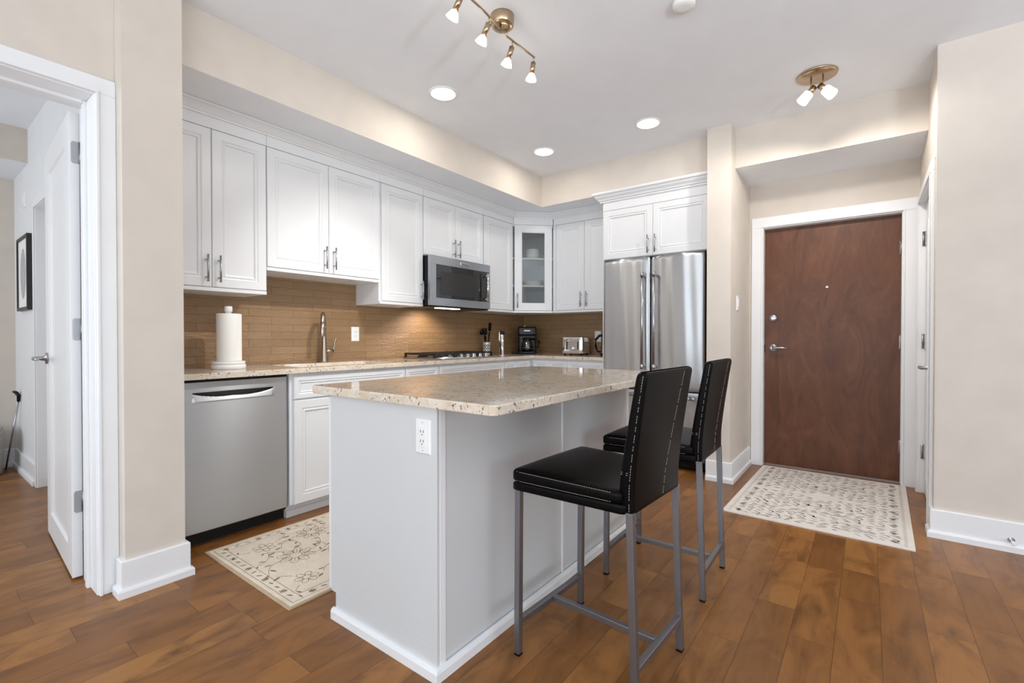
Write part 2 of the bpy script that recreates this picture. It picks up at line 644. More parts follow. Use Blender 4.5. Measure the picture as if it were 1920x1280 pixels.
# wall with the bedroom doorway
b = NB()
bx(b, -2.88, -2.66, -3.2, -0.32, 0, ZC)
bx(b, -2.88, -2.66, 0.556, 0.6165, 0, ZC)
bx(b, -2.88, -2.66, -0.32, 0.556, 2.17, ZC)
struct('wall_doorway', b, 'wall', 'beige wall holding the bedroom doorway')
# living room walls behind the camera, with big windows
b = NB()
edges = [(-2.66, -2.5), (-0.5, -0.1), (1.9, 2.2), (4.2, 4.5)]
for x0, x1 in edges:
    bx(b, x0, x1, -3.32, -3.2, 0, ZC)
for x0, x1 in ((-2.5, -0.5), (-0.1, 1.9), (2.2, 4.2)):
    bx(b, x0, x1, -3.32, -3.2, 0, 0.3)
    bx(b, x0, x1, -3.32, -3.2, 2.6, ZC)
struct('wall_rear', b, 'wall', 'living room wall with three windows, behind the view')
b = NB()
bx(b, 4.4, 4.5, -3.2, -1.0, 0, ZC); bx(b, 4.4, 4.5, 1.8, 3.66, 0, ZC)
bx(b, 4.4, 4.5, -1.0, 1.8, 0, 0.3); bx(b, 4.4, 4.5, -1.0, 1.8, 2.6, ZC)
struct('wall_far_right', b, 'wall', 'living room side wall with a window, outside the view')


# ------------------------------------------------------------------ baseboards
def board(bm, T, w, h=0.155):
    bx(bm, 0, w, 0, h, 0, 0.016, T=T)
    bx(bm, -0.0, w, 0, 0.034, 0.016, 0.030, T=T)


def wrap_board(name, pts, label, h=0.155):
    """pts: floor polyline, board on the left-hand outside (n = u x z)"""
    bm = NB()
    n = len(pts)
    offs = []
    for i in range(n):
        ds = []
        if i > 0:
            ds.append((Vector(pts[i]) - Vector(pts[i - 1])).normalized())
        if i < n - 1:
            ds.append((Vector(pts[i + 1]) - Vector(pts[i])).normalized())
        ns = [Vector((d.y, -d.x)) for d in ds]
        m = sum(ns, Vector((0, 0)))
        m = m / (m.dot(ns[0]))
        offs.append(m)
    prof = [(0, 0), (0.030, 0), (0.030, 0.028), (0.026, 0.036), (0.016, 0.038), (0.016, h - 0.004), (0.013, h), (0, h)]
    rings = []
    for p, m in zip(pts, offs):
        rings.append([bm.verts.new((p[0] + m.x * d, p[1] + m.y * d, z)) for d, z in prof])
    for a, c in zip(rings, rings[1:]):
        for k in range(len(prof)):
            l = (k + 1) % len(prof)
            bm.faces.new((a[k], c[k], c[l], a[l]))
    bm.faces.new(rings[0]); bm.faces.new(list(reversed(rings[-1])))
    return struct(name, bm, 'trim', label)


wrap_board('baseboard_left', [(-2.625, 0.617), (-2.56, 0.617), (-2.56, 0.842), (-2.74, 0.842)], 'white baseboard wrapping the wall end left of the dishwasher')
wrap_board('baseboard_column', [(-1.015, 3.89), (-0.84, 3.89), (-0.84, 4.585)], 'white baseboard around the wall end beside the refrigerator')
wrap_board('baseboard_right', [(0.30, 3.63), (0.30, 3.54), (4.38, 3.54)][0:3], 'white baseboard along the right wall')
wrap_board('baseboard_bedroom', [(-5.93, 0.683), (-4.99, 0.683)], 'white baseboard below the framed print in the bedroom')
wrap_board('baseboard_bedroom_end', [(-5.93, -2.5), (-5.93, 0.683)], 'white baseboard along the bedroom end wall')


# ------------------------------------------------------------------ door casings
def casing(bm, T, w, h, cw, t=0.018):
    """flat casing around an opening w x h (left, right, top) with a back band"""
    for (x0, x1, y0, y1) in ((-cw, 0, 0, h), (w, w + cw, 0, h), (-cw, w + cw, h, h + cw)):
        bx(bm, x0, x1, y0, y1, 0, t, T=T)
    for (x0, x1, y0, y1) in ((-0.012, 0, 0, h), (w, w + 0.012, 0, h), (-0.012, w + 0.012, h, h + 0.012)):
        bx(bm, x0, x1, y0, y1, t, t + 0.006, T=T)


# bedroom doorway (trim_1): casing towards the camera, jambs and stops
b = NB()
T = Fr((-2.66, -0.30, 0), (0, 1, 0))
casing(b, T, 0.848, 2.165, 0.0685, 0.02)
bx(b, -2.885, -2.655, 0.543, 0.558, 0, 2.17)
bx(b, -2.885, -2.655, -0.325, -0.30, 0, 2.17)
bx(b, -2.885, -2.655, -0.30, 0.543, 2.16, 2.175)
bx(b, -2.80, -2.765, 0.531, 0.544, 0, 2.16)
bx(b, -2.80, -2.765, -0.30, 0.531, 2.148, 2.161)
struct('trim_1', b, 'trim', 'white casing and jambs of the bedroom doorway', 0.003)
# entry door frame (trim_2)
b = NB()
T = Fr((-0.733, 4.60, 0), (1, 0, 0))
casing(b, T, 0.938, 2.064, 0.088, 0.018)
bx(b, -0.752, -0.728, 4.595, 4.74, 0, 2.08)
bx(b, 0.199, 0.223, 4.595, 4.74, 0, 2.08)
bx(b, -0.73, 0.20, 4.595, 4.74, 2.055, 2.08)
struct('trim_2', b, 'trim', 'white casing around the brown entry door', 0.003)
b = NB()
T = Fr((0.30, 4.47, 0), (0, -1, 0))
casing(b, T, 0.80, 2.07, 0.075, 0.016)
bx(b, 0.298, 0.42, 4.468, 4.495, 0, 2.09); bx(b, 0.298, 0.42, 3.645, 3.672, 0, 2.09)
bx(b, 0.298, 0.42, 3.67, 4.47, 2.068, 2.098)
struct('trim_3', b, 'trim', 'white casing of the closet door at the right', 0.003)
b = NB()
T = Fr((-4.91, 0.683, 0), (1, 0, 0))
casing(b, T, 0.84, 2.07, 0.07, 0.018)
bx(b, -4.93, -4.908, 0.67, 0.82, 0, 2.09); bx(b, -4.072, -4.05, 0.67, 0.82, 0, 2.09); bx(b, -4.91, -4.07, 0.67, 0.82, 2.068, 2.09)
struct('trim_4', b, 'trim', 'white casing of the inner bedroom doorway', 0.003)


# ------------------------------------------------------------------ doors
def hinge(bm, T, h=0.10, w=0.045):
    bx(bm, 0, w, 0, h, 0, 0.003, T=T)
    tube(bm, [T @ Vector((w + 0.003, -0.002, 0.004)), T @ Vector((w + 0.003, h + 0.002, 0.004))], 0.006, 10)


def lever(parent, T, side=1, mat='nickel', L=0.115, rose=0.032, out=0.058):
    """lever set on a door face: T origin at the rose centre, n outwards"""
    bm = NB()
    R = T @ Matrix(((1, 0, 0, 0), (0, 1, 0, 0), (0, 0, 1, 0), (0, 0, 0, 1)))
    lathe(bm, [(rose, 0), (rose, 0.006), (rose * 0.9, 0.010), (0.014, 0.012), (0.011, 0.03), (0.011, out)], R, 24)
    tube(bm, [R @ Vector((0, 0, out - 0.006)), R @ Vector((side * 0.02, 0, out - 0.002)), R @ Vector((side * L * 0.6, 0.002, out - 0.004)), R @ Vector((side * L, -0.004, out - 0.008))], [0.011, 0.011, 0.009, 0.007], 12)
    return obj('door_handle', bm, mat, parent)


# entry door
d1 = thing('door_1', 'dark brown flat wooden entry door with silver lever and peephole', 'door', (-0.265, 4.68, 0), kind='structure')
b = NB(); bx(b, -0.726, 0.197, 4.66, 4.705, 0.012, 2.052)
obj('door_leaf', b, 'wood_door', d1, 0.002)
lever(d1, Fr((-0.662, 4.66, 1.025), (1, 0, 0)), 1, 'handle', 0.12)
b = NB()
Td = Fr((-0.662, 4.66, 1.283), (1, 0, 0))
lathe(b, [(0.033, 0), (0.033, 0.008), (0.027, 0.016), (0.012, 0.018)], Td, 28)
bx(b, -0.004, 0.004, -0.014, 0.014, 0.018, 0.030, T=Td)
obj('deadbolt', b, 'handle', d1, smooth=False)
b = NB()
lathe(b, [(0.012, 0), (0.012, 0.004), (0.009, 0.007), (0.005, 0.007), (0.004, 0.003)], Fr((-0.272, 4.66, 1.53), (1, 0, 0)), 20)
obj('peephole', b, 'chrome', d1)
for z in (0.28, 1.08, 1.80):
    b = NB()
    tube(b, [(0.200, 4.652, z - 0.055), (0.200, 4.652, z + 0.055)], 0.008, 12)
    bx(b, 0.190, 0.2, 4.655, 4.662, z - 0.05, z + 0.05)
    obj('hinge', b, 'handle', d1)
b = NB(); bx(b, -0.728, -0.722, 4.652, 4.662, 0.99, 1.05)
obj('strike_plate', b, 'black', d1)

# closet door seen edge-on
d2 = thing('door_2', 'white panelled closet door seen edge-on beside the entry', 'door', (0.33, 4.07, 0), kind='structure')
PAN = lambda t: [(0, -t), (0, 0), (0.115, 0), (0.122, -0.009), (0.14, -0.011)]
b = NB()
T = Fr((0.325, 4.462, 0.01), (0, -1, 0))
loops(b, 0.784, 2.052, PAN(0.04), T)
obj('door_leaf', b, 'trim', d2)
lever(d2, Fr((0.325, 3.74, 0.935), (0, -1, 0)), -1, 'handle', 0.12, 0.034, 0.075)
for z in (0.30, 1.09, 1.82):
    b = NB()
    bx(b, 0.318, 0.326, 4.43, 4.475, z - 0.05, z + 0.05)
    tube(b, [(0.312, 4.468, z - 0.052), (0.312, 4.468, z + 0.052)], 0.007, 10)
    obj('hinge', b, 'handle', d2)

# bedroom door, swung open
d3 = thing('door_3', 'white panelled bedroom door standing open, hinges showing', 'door', (-2.91, 0.53, 0), kind='structure')
b = NB()
T = Fr((-3.742, 0.552, 0.012), (0.836, -0.044, 0))
loops(b, 0.834, 2.135, [(0, -0.037), (0, 0), (0.125, 0), (0.134, -0.010), (0.155, -0.012)], T)
obj('door_leaf', b, 'trim', d3, 0.0015)
lever(d3, Fr((-3.682, 0.5488, 1.0), (0.836, -0.044, 0)), 1, 'handle', 0.115)
for z in (0.36, 1.155, 1.965):
    b = NB()
    vs = []
    for (yy, zz) in ((0.545, -0.05), (0.522, -0.05), (0.516, -0.042), (0.516, 0.042), (0.522, 0.05), (0.545, 0.05)):
        vs.append((yy, z + zz))
    f0 = [b.verts.new((-2.909, y, q)) for y, q in vs]
    f1 = [b.verts.new((-2.9055, y, q)) for y, q in vs]
    b.faces.new(f0); b.faces.new(list(reversed(f1)))
    for k in range(6):
        b.faces.new((f0[k], f0[(k + 1) % 6], f1[(k + 1) % 6], f1[k]))
    for dz in (-0.03, 0, 0.03):
        lathe(b, [(0.004, 0), (0.0035, 0.001)], Matrix.Translation((-2.9055, 0.529 + (0.006 if dz == 0 else 0), z + dz)) @ Matrix.Rotation(PI / 2, 4, 'Y'), 10)
    tube(b, [(-2.898, 0.549, z - 0.05), (-2.898, 0.549, z + 0.05)], 0.006, 10)
    obj('hinge', b, 'handle', d3)
# inner bedroom door, shut, deep in its reveal
d4 = thing('door_4', 'white closed door in the inner bedroom doorway', 'door', (-4.49, 0.79, 0), kind='structure')
b = NB(); loops(b, 0.834, 2.055, PAN(0.036), Fr((-4.907, 0.78, 0.01), (1, 0, 0)))
obj('door_leaf', b, 'trim', d4)


# ------------------------------------------------------------------ cabinet parts
CABP = [(0, -0.020), (0, -0.004), (0.003, -0.0005), (0.006, 0), (0.050, 0), (0.053, -0.004), (0.058, -0.0055), (0.064, -0.002), (0.068, -0.002), (0.073, -0.009), (0.078, -0.010)]
DRWP = [(0, -0.020), (0, -0.004), (0.003, -0.0005), (0.006, 0), (0.028, 0), (0.031, -0.004), (0.036, -0.006), (0.041, -0.003), (0.046, -0.009), (0.050, -0.010)]


def cab_door(parent, T, w, h, prof=CABP, name='door', g=0.0015):
    b = NB()
    loops(b, w - 2 * g, h - 2 * g, prof, T @ Matrix.Translation((g, g, 0)))
    return obj(name, b, 'cab', parent)


def bar_handle(parent, T, L=0.155, r=0.0058, off=0.032, name='handle', mat='handle'):
    """vertical bar: T origin at the bar's middle on the door face"""
    b = NB()
    tube(b, [T @ Vector((0, -L / 2, off)), T @ Vector((0, L / 2, off))], r, 12)
    for s in (-1, 1):
        tube(b, [T @ Vector((0, s * L * 0.32, 0)), T @ Vector((0, s * L * 0.32, off))], r * 0.8, 10)
    return obj(name, b, mat, parent)


XU = -3.02


def upper(name, label, y0, y1, zdoor, zbot, splits, handles, ztop=2.317):
    """wall cabinet on the left wall: splits = door edges, handles = (door index, y, z)"""
    t = thing('wall_cabinet', label, 'cabinet', (XW + 0.16, (y0 + y1) / 2, zbot), group='wall cabinets')
    b = NB()
    bx(b, XW + 0.001, XU - 0.0205, y0 + 0.0004, y1 - 0.0004, zbot, 2.436)
    bx(b, XU - 0.0205, XU - 0.001, y0 + 0.0004, y1 - 0.0004, ztop + 0.001, 2.436)
    bx(b, XU - 0.0205, XU - 0.004, y0 + 0.0004, y1 - 0.0004, zbot, zdoor - 0.001)
    obj('body', b, 'cab', t, 0.0015)
    ds = []
    for a, c in zip(splits, splits[1:]):
        ds.append(cab_door(t, Fr((XU, a, zdoor), (0, 1, 0)), c - a, ztop - zdoor))
    for i, y, z in handles:
        bar_handle(ds[i], Fr((XU, y, z), (0, 1, 0)))
    return t


upper('a', 'tall double-door white wall cabinet at the beige wall end', 0.845, 1.448, 1.407, 1.385, [0.845, 1.137, 1.447], [(0, 1.105, 1.512), (1, 1.170, 1.512)])
upper('s', 'shorter double-door white wall cabinet above the sink', 1.449, 2.309, 1.562, 1.540, [1.450, 1.877, 2.308], [(0, 1.842, 1.668), (1, 1.912, 1.668)])
upper('c', 'tall single-door white wall cabinet just before the microwave', 2.310, 2.756, 1.400, 1.378, [2.328, 2.754], [(0, 2.728, 1.512)])
upper('m', 'small double-door white wall cabinet above the microwave', 2.757, 3.540, 1.824, 1.818, [2.760, 3.147, 3.538], [(0, 3.116, 1.92), (1, 3.180, 1.92)])
upper('d', 'tall single-door white wall cabinet between microwave and glass cabinet', 3.541, 4.030, 1.400, 1.378, [3.556, 4.015], [])

# diagonal corner cabinet with a glass door
YU = 4.34
P0, P1 = Vector((XU, 4.032, 0)), Vector((-2.715, YU, 0))
u_ = (P1 - P0).normalized()
n_ = u_.cross(Vector((0, 0, 1)))
wd = (P1 - P0).length
ct = thing('wall_cabinet', 'diagonal corner wall cabinet with a glass door', 'cabinet', (-3.15, 4.45, 1.378), group='wall cabinets')
b = NB()


def prism(bm, pts, z0, z1, mi=0):
    lo = [bm.verts.new((x, y, z0)) for x, y in pts]
    hi = [bm.verts.new((x, y, z1)) for x, y in pts]
    n = len(pts)
    bm.faces.new(list(reversed(lo))).material_index = mi
    bm.faces.new(hi).material_index = mi
    for i in range(n):
        bm.faces.new((lo[i], lo[(i + 1) % n], hi[(i + 1) % n], hi[i])).material_index = mi


I0, I1 = P0 - n_ * 0.022, P1 - n_ * 0.022
foot = [(XW + 0.002, 4.033), (I0.x, 4.033), (I1.x, I1.y), (-2.717, YW - 0.002), (XW + 0.002, YW - 0.002)]
prism(b, foot, 1.378, 1.396)
prism(b, foot, 2.30, 2.436)
bx(b, XW + 0.002, XW + 0.012, 4.033, YW - 0.002, 1.39, 2.31)
bx(b, XW + 0.012, -2.717, YW - 0.012, YW - 0.002, 1.39, 2.31)
bx(b, XW + 0.012, I0.x, 4.033, 4.045, 1.39, 2.31)
bx(b, -2.729, -2.717, I1.y, YW - 0.012, 1.39, 2.31)
Tg = Fr((P0.x, P0.y, 0), u_)
bx(b, 0.004, wd - 0.004, 2.318, 2.436, -0.020, -0.001, T=Tg)
bx(b, 0.004, wd - 0.004, 1.378, 1.399, -0.020, -0.004, T=Tg)
obj('body', b, 'cab', ct, 0.001)
for z in (1.66, 1.955):
    b = NB(); prism(b, [(XW + 0.013, 4.046), (I0.x - 0.02, 4.046), (-2.731, I1.y + 0.02), (-2.731, YW - 0.013), (XW + 0.013, YW - 0.013)], z, z + 0.016)
    obj('shelf', b, 'cab', ct)
b = NB()
dw0, dw1, dz0, dz1 = 0.012, wd - 0.012, 1.401, 2.316
fw = 0.082
Tl = Tg @ Matrix.Translation((dw0, dz0, 0))
W_, H_ = dw1 - dw0, dz1 - dz0
r_ = loops(b, W_, H_, [(0, -0.02), (0, -0.003), (0.004, 0), (fw - 0.012, 0), (fw - 0.006, -0.004), (fw, -0.006), (fw, -0.02)], Tl, back=False, cap=False)
for i in range(4):
    j = (i + 1) % 4
    b.faces.new((r_[-1][i], r_[-1][j], r_[0][j], r_[0][i]))
gd = obj('door', b, 'cab', ct)
b = NB(); bx(b, fw - 0.003, W_ - fw + 0.003, fw - 0.003, H_ - fw + 0.003, -0.014, -0.010, T=Tl)
obj('glass_pane', b, 'glass', gd)
bar_handle(gd, Tg @ Matrix.Translation((0.04, 1.505, 0)))

# dishes behind the glass
def dish_stack(name, label, cat, x, y, z, r, n, dz, prof, group):
    for k in range(n):
        b = NB()
        lathe(b, prof(r), Matrix.Translation((x, y, z + k * dz)), 32)
        tag(obj(name, b, 'ceramic'), label[k], cat, group)


plate = lambda r: [(r * 0.55, 0), (r * 0.6, 0.003), (r, 0.016), (r, 0.019), (r * 0.58, 0.008), (0.002, 0.007)]
bowl = lambda r: [(r * 0.4, 0), (r * 0.5, 0.004), (r * 0.85, 0.03), (r, 0.062), (r * 0.97, 0.064), (r * 0.8, 0.032), (r * 0.45, 0.009), (0.002, 0.008)]
ordn = ['lowest', 'second', 'third', 'topmost']
dish_stack('bowl', [f'white bowl behind cabinet glass, {o} of the top-shelf stack' for o in ordn], 'bowl', -3.0, 4.36, 1.972, 0.085, 3, 0.026, bowl, 'bowls in the glass cabinet')
dish_stack('plate', [f'white plate behind cabinet glass, {o} of the middle-shelf stack' for o in ordn], 'plate', -3.0, 4.36, 1.677, 0.115, 4, 0.012, plate, 'plates in the glass cabinet')
b = NB(); lathe(b, [(0.05, 0), (0.09, 0.02), (0.10, 0.055), (0.096, 0.056), (0.085, 0.022), (0.002, 0.012)], Matrix.Translation((-3.0, 4.36, 1.397)), 32)
tag(obj('serving_bowl', b, 'ceramic'), 'pale shallow serving bowl on the glass cabinet floor', 'bowl')

# back-run wall cabinet
bt = thing('wall_cabinet', 'double-door white wall cabinet left of the refrigerator', 'cabinet', (-2.33, 4.5, 1.378), group='wall cabinets')
b = NB()
bx(b, -2.714, -1.98, YU + 0.0205, YW - 0.001, 1.378, 2.436)
bx(b, -2.714, -1.98, YU + 0.001, YU + 0.0205, 2.318, 2.436)
bx(b, -2.714, -1.98, YU + 0.004, YU + 0.0205, 1.378, 1.399)
bx(b, -2.714, -2.685, YU + 0.002, YU + 0.0205, 1.399, 2.318)
obj('body', b, 'cab', bt, 0.0015)
da = cab_door(bt, Fr((-2.684, YU, 1.40), (1, 0, 0)), 0.344, 0.917)
db = cab_door(bt, Fr((-2.340, YU, 1.40), (1, 0, 0)), 0.344, 0.917)
bar_handle(da, Fr((-2.372, YU, 1.51), (1, 0, 0)))
bar_handle(db, Fr((-2.306, YU, 1.51), (1, 0, 0)))

# cabinet over the refrigerator
YF = 4.0
ft = thing('wall_cabinet', 'white double-door cabinet above the refrigerator, standing forward', 'cabinet', (-1.5, 4.3, 1.83), group='wall cabinets')
b = NB()
bx(b, -1.962, -1.017, YF + 0.0205, YW - 0.001, 1.826, 2.437)
bx(b, -1.962, -1.017, YF + 0.001, YF + 0.0205, 2.275, 2.437)
bx(b, -1.978, -1.962, YF + 0.03, YW - 0.002, 0.0, 2.437)
obj('body', b, 'cab', ft, 0.0015)
da = cab_door(ft, Fr((-1.962, YF, 1.828), (1, 0, 0)), 0.468, 0.446)
db = cab_door(ft, Fr((-1.494, YF, 1.828), (1, 0, 0)), 0.475, 0.446)
bar_handle(da, Fr((-1.530, YF, 1.925), (1, 0, 0)))
bar_handle(db, Fr((-1.466, YF, 1.925), (1, 0, 0)))


def sweep(bm, pts, prof):
    """prof (out, z); out on the right-hand side of the travel direction"""
    n = len(pts)
    rings = []
    for i in range(n):
        ds = []
        if i > 0:
            ds.append((Vector(pts[i]) - Vector(pts[i - 1])).normalized())
        if i < n - 1:
            ds.append((Vector(pts[i + 1]) - Vector(pts[i])).normalized())
        ns = [Vector((d.y, -d.x)) for d in ds]
        m = sum(ns, Vector((0, 0)))
        m = m / m.dot(ns[0])
        rings.append([bm.verts.new((pts[i][0] + m.x * d, pts[i][1] + m.y * d, z)) for d, z in prof])
    k = len(prof)
    for a, c in zip(rings, rings[1:]):
        for i in range(k):
            j = (i + 1) % k
            bm.faces.new((a[i], c[i], c[j], a[j]))
    bm.faces.new(rings[0]); bm.faces.new(list(reversed(rings[-1])))


b = NB()
CR = [(0, 2.382), (0.009, 2.382), (0.011, 2.390), (0.016, 2.392), (0.024, 2.398), (0.036, 2.410), (0.050, 2.424), (0.058, 2.426), (0.062, 2.430), (0.062, 2.4385), (0, 2.4385)]
sweep(b, [(XU, 0.845), (P0.x, P0.y), (P1.x, P1.y), (-1.98, YU)], CR)
tag(obj('crown_molding', b, 'cab'), 'white crown molding running along the wall cabinet tops', 'molding')
b = NB()
CR2 = [(0, 2.352), (0.010, 2.352), (0.012, 2.366), (0.022, 2.370), (0.026, 2.380), (0.044, 2.398), (0.050, 2.412), (0.062, 2.416), (0.066, 2.424), (0.066, 2.4375), (0, 2.4375)]
sweep(b, [(-1.979, 4.27), (-1.979, YF), (-1.017, YF)], CR2)
cr2 = obj('crown_molding', b, 'cab', ft)

# ------------------------------------------------------------------ base cabinets, counter, dishwasher
XB = -2.80
ZT = 0.928
ZB = ZT - 0.032


def base_body(t, y0, y1):
    b = NB()
    bx(b, XW + 0.01, XB - 0.021, y0 + 0.0005, y1 - 0.0005, 0.085, ZB - 0.001)
    bx(b, XW + 0.01, -2.875, y0 + 0.0005, y1 - 0.0005, 0.0, 0.085)
    bx(b, -2.875, -2.862, y0 + 0.0005, y1 - 0.0005, 0.0, 0.042)
    obj('body', b, 'cab', t, 0.0015)


sb = thing('base_cabinet', 'white sink base cabinet right of the dishwasher', 'cabinet', (-3.07, 1.94, 0), group='base cabinets')
base_body(sb, 1.482, 2.375)
b = NB(); loops(b, 0.868, 0.140, DRWP, Fr((XB, 1.503, 0.738), (0, 1, 0)))
obj('drawer_front', b, 'cab', sb)
cab_door(sb, Fr((XB, 1.502, 0.088), (0, 1, 0)), 0.434, 0.642)
cab_door(sb, Fr((XB, 1.937, 0.088), (0, 1, 0)), 0.434, 0.642)
nb = thing('base_cabinet', 'narrow white drawer cabinet between sink and cooktop', 'cabinet', (-3.07, 2.55, 0), group='base cabinets')
base_body(nb, 2.376, 2.728)
for z0, h in ((0.738, 0.140), (0.42, 0.312), (0.088, 0.326)):
    b = NB(); loops(b, 0.346, h, DRWP, Fr((XB, 2.379, z0), (0, 1, 0)))
    obj('drawer', b, 'cab', nb)
kb = thing('base_cabinet', 'wide white cabinet below the gas cooktop', 'cabinet', (-3.07, 3.2, 0), group='base cabinets')
base_body(kb, 2.729, 3.60)
for z0, h in ((0.738, 0.140), (0.42, 0.312), (0.088, 0.326)):
    b = NB(); loops(b, 0.864, h, DRWP, Fr((XB, 2.732, z0), (0, 1, 0)))
    obj('drawer', b, 'cab', kb)
rb = thing('base_cabinet', 'white corner base cabinet under coffee maker and toaster', 'cabinet', (-2.6, 4.38, 0), group='base cabinets')
b = NB()
prism(b, [(XW + 0.01, 3.601), (XB - 0.021, 3.601), (XB - 0.021, 4.07), (-1.981, 4.07), (-1.981, YW - 0.012), (XW + 0.01, YW - 0.012)], 0.085, ZB - 0.001)
prism(b, [(XW + 0.01, 3.601), (-2.875, 3.601), (-2.875, 4.13), (-1.981, 4.13), (-1.981, YW - 0.012), (XW + 0.01, YW - 0.012)], 0.0, 0.085)
obj('body', b, 'cab', rb, 0.0015)
for (o, u, w) in (((XB, 3.604, 0.738), (0, 1, 0), 0.2), ((XB, 3.807, 0.738), (0, 1, 0), 0.22), ((-2.78, 4.05, 0.738), (1, 0, 0), 0.19), ((-2.588, 4.05, 0.738), (1, 0, 0), 0.21), ((-2.376, 4.05, 0.738), (1, 0, 0), 0.392)):
    b = NB(); loops(b, w, 0.140, DRWP, Fr(o, u))
    obj('drawer', b, 'cab', rb)
    b = NB(); loops(b, w, 0.642, CABP, Fr((o[0], o[1], 0.088), u))
    obj('door', b, 'cab', rb)

# L-shaped granite worktop with a sink cut-out
b = NB()
xs = [XW + 0.009, -3.22, -2.86, -2.78]
ys = [0.845, 1.58, 2.31, 3.99, 4.03]
SX, SY = (-3.22, -2.86), (1.58, 2.31)


def slab(bm, cells, z0, z1):
    top, bot = {}, {}
    fc = set(cells)

    def V(d, x, y, z):
        k = (round(x, 4), round(y, 4))
        if k not in d:
            d[k] = bm.verts.new((x, y, z))
        return d[k]
    edge = {}
    for (x0, x1, y0, y1) in cells:
        q = [(x0, y0), (x1, y0), (x1, y1), (x0, y1)]
        bm.faces.new([V(top, x, y, z1) for x, y in q])
        bm.faces.new([V(bot, x, y, z0) for x, y in reversed(q)])
        for i in range(4):
            a, c = q[i], q[(i + 1) % 4]
            ka = (round(a[0], 4), round(a[1], 4)); kc = (round(c[0], 4), round(c[1], 4))
            if (kc, ka) in edge:
                del edge[(kc, ka)]
            else:
                edge[(ka, kc)] = 1
    for ka, kc in edge:
        bm.faces.new((bot[ka], bot[kc], top[kc], top[ka]))


xa, xb_, xc, xd, xe = XW + 0.009, -3.22, -2.86, -2.778, -1.98
ya, yb_, yc, yd, ye = 0.845, 1.58, 2.31, 4.03, YW - 0.009
cells = []
for (x0, x1) in ((xa, xb_), (xb_, xc), (xc, xd)):
    for (y0, y1) in ((ya, yb_), (yb_, yc), (yc, yd), (yd, ye)):
        if (x0, y0) != (xb_, yb_):
            cells.append((x0, x1, y0, y1))
cells.append((xd, xe, yd, ye))
slab(b, cells, ZB, ZT)
wt = obj('worktop', b, 'granite', None, 0.004, 3)
tag(wt, 'L-shaped beige granite worktop along the kitchen walls', 'countertop')
# basin
sk = thing('sink', 'stainless steel basin set under the granite worktop', 'sink', (-3.04, 1.945, 0.70))
b = NB()
o0 = [(xb_ - 0.01, yb_ - 0.01), (xc + 0.01, yb_ - 0.01), (xc + 0.01, yc + 0.01), (xb_ - 0.01, yc + 0.01)]
i0 = [(xb_ + 0.004, yb_ + 0.004), (xc - 0.004, yb_ + 0.004), (xc - 0.004, yc - 0.004), (xb_ + 0.004, yc - 0.004)]
r0 = [b.verts.new((x, y, ZB - 0.002)) for x, y in o0]
r1 = [b.verts.new((x, y, ZB - 0.002)) for x, y in i0]
r2 = [b.verts.new((x, y, 0.72)) for x, y in i0]
for A, B in ((r0, r1), (r1, r2)):
    for i in range(4):
        b.faces.new((A[i], A[(i + 1) % 4], B[(i + 1) % 4], B[i]))
b.faces.new(r2)
obj('basin', b, 'steel', sk)
b = NB(); lathe(b, [(0.045, 0.721), (0.045, 0.724), (0.03, 0.725), (0.02, 0.722)], Matrix.Translation((-3.04, 1.945, 0)), 24)
obj('drain', b, 'chrome', sk)

# dishwasher
dw = thing('dishwasher', 'stainless steel dishwasher with a pocket handle under the counter', 'dishwasher', (-3.05, 1.17, 0))
b = NB(); bx(b, XW + 0.02, -2.862, 0.872, 1.478, 0.06, 0.885); bx(b, XW + 0.02, -2.89, 0.872, 1.478, 0.0, 0.06)
obj('tub', b, 'dark', dw)
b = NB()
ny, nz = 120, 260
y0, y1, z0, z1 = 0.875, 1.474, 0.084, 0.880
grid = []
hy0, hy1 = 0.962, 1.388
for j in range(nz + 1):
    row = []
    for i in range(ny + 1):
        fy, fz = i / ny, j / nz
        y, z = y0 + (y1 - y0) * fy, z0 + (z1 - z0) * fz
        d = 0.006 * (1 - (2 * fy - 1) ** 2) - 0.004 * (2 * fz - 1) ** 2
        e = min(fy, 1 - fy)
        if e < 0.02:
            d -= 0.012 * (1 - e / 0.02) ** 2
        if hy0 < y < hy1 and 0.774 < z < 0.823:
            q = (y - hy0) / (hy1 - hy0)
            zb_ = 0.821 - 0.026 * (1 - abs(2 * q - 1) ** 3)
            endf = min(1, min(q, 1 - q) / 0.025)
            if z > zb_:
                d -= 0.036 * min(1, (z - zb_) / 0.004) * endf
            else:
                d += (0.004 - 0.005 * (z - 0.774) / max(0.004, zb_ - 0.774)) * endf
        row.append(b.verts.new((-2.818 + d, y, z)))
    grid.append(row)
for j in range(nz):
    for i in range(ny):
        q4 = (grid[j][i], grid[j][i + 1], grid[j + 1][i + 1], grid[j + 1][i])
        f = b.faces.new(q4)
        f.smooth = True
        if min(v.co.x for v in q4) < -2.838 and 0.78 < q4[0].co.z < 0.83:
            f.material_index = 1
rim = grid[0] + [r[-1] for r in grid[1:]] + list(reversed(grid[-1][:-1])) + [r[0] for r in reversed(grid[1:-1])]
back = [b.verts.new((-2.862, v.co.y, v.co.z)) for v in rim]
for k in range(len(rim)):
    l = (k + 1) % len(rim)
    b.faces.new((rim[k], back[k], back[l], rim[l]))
obj('door', b, ['steel', plain('pocket_shade_grey', srgb(62, 60, 57), 0.5)], dw)  # second material paints the shade inside the steel handle pocket dark grey
b = NB(); bx(b, -2.875, -2.84, 0.874, 1.476, 0.882, 0.893)
obj('control_strip', b, 'black', dw)

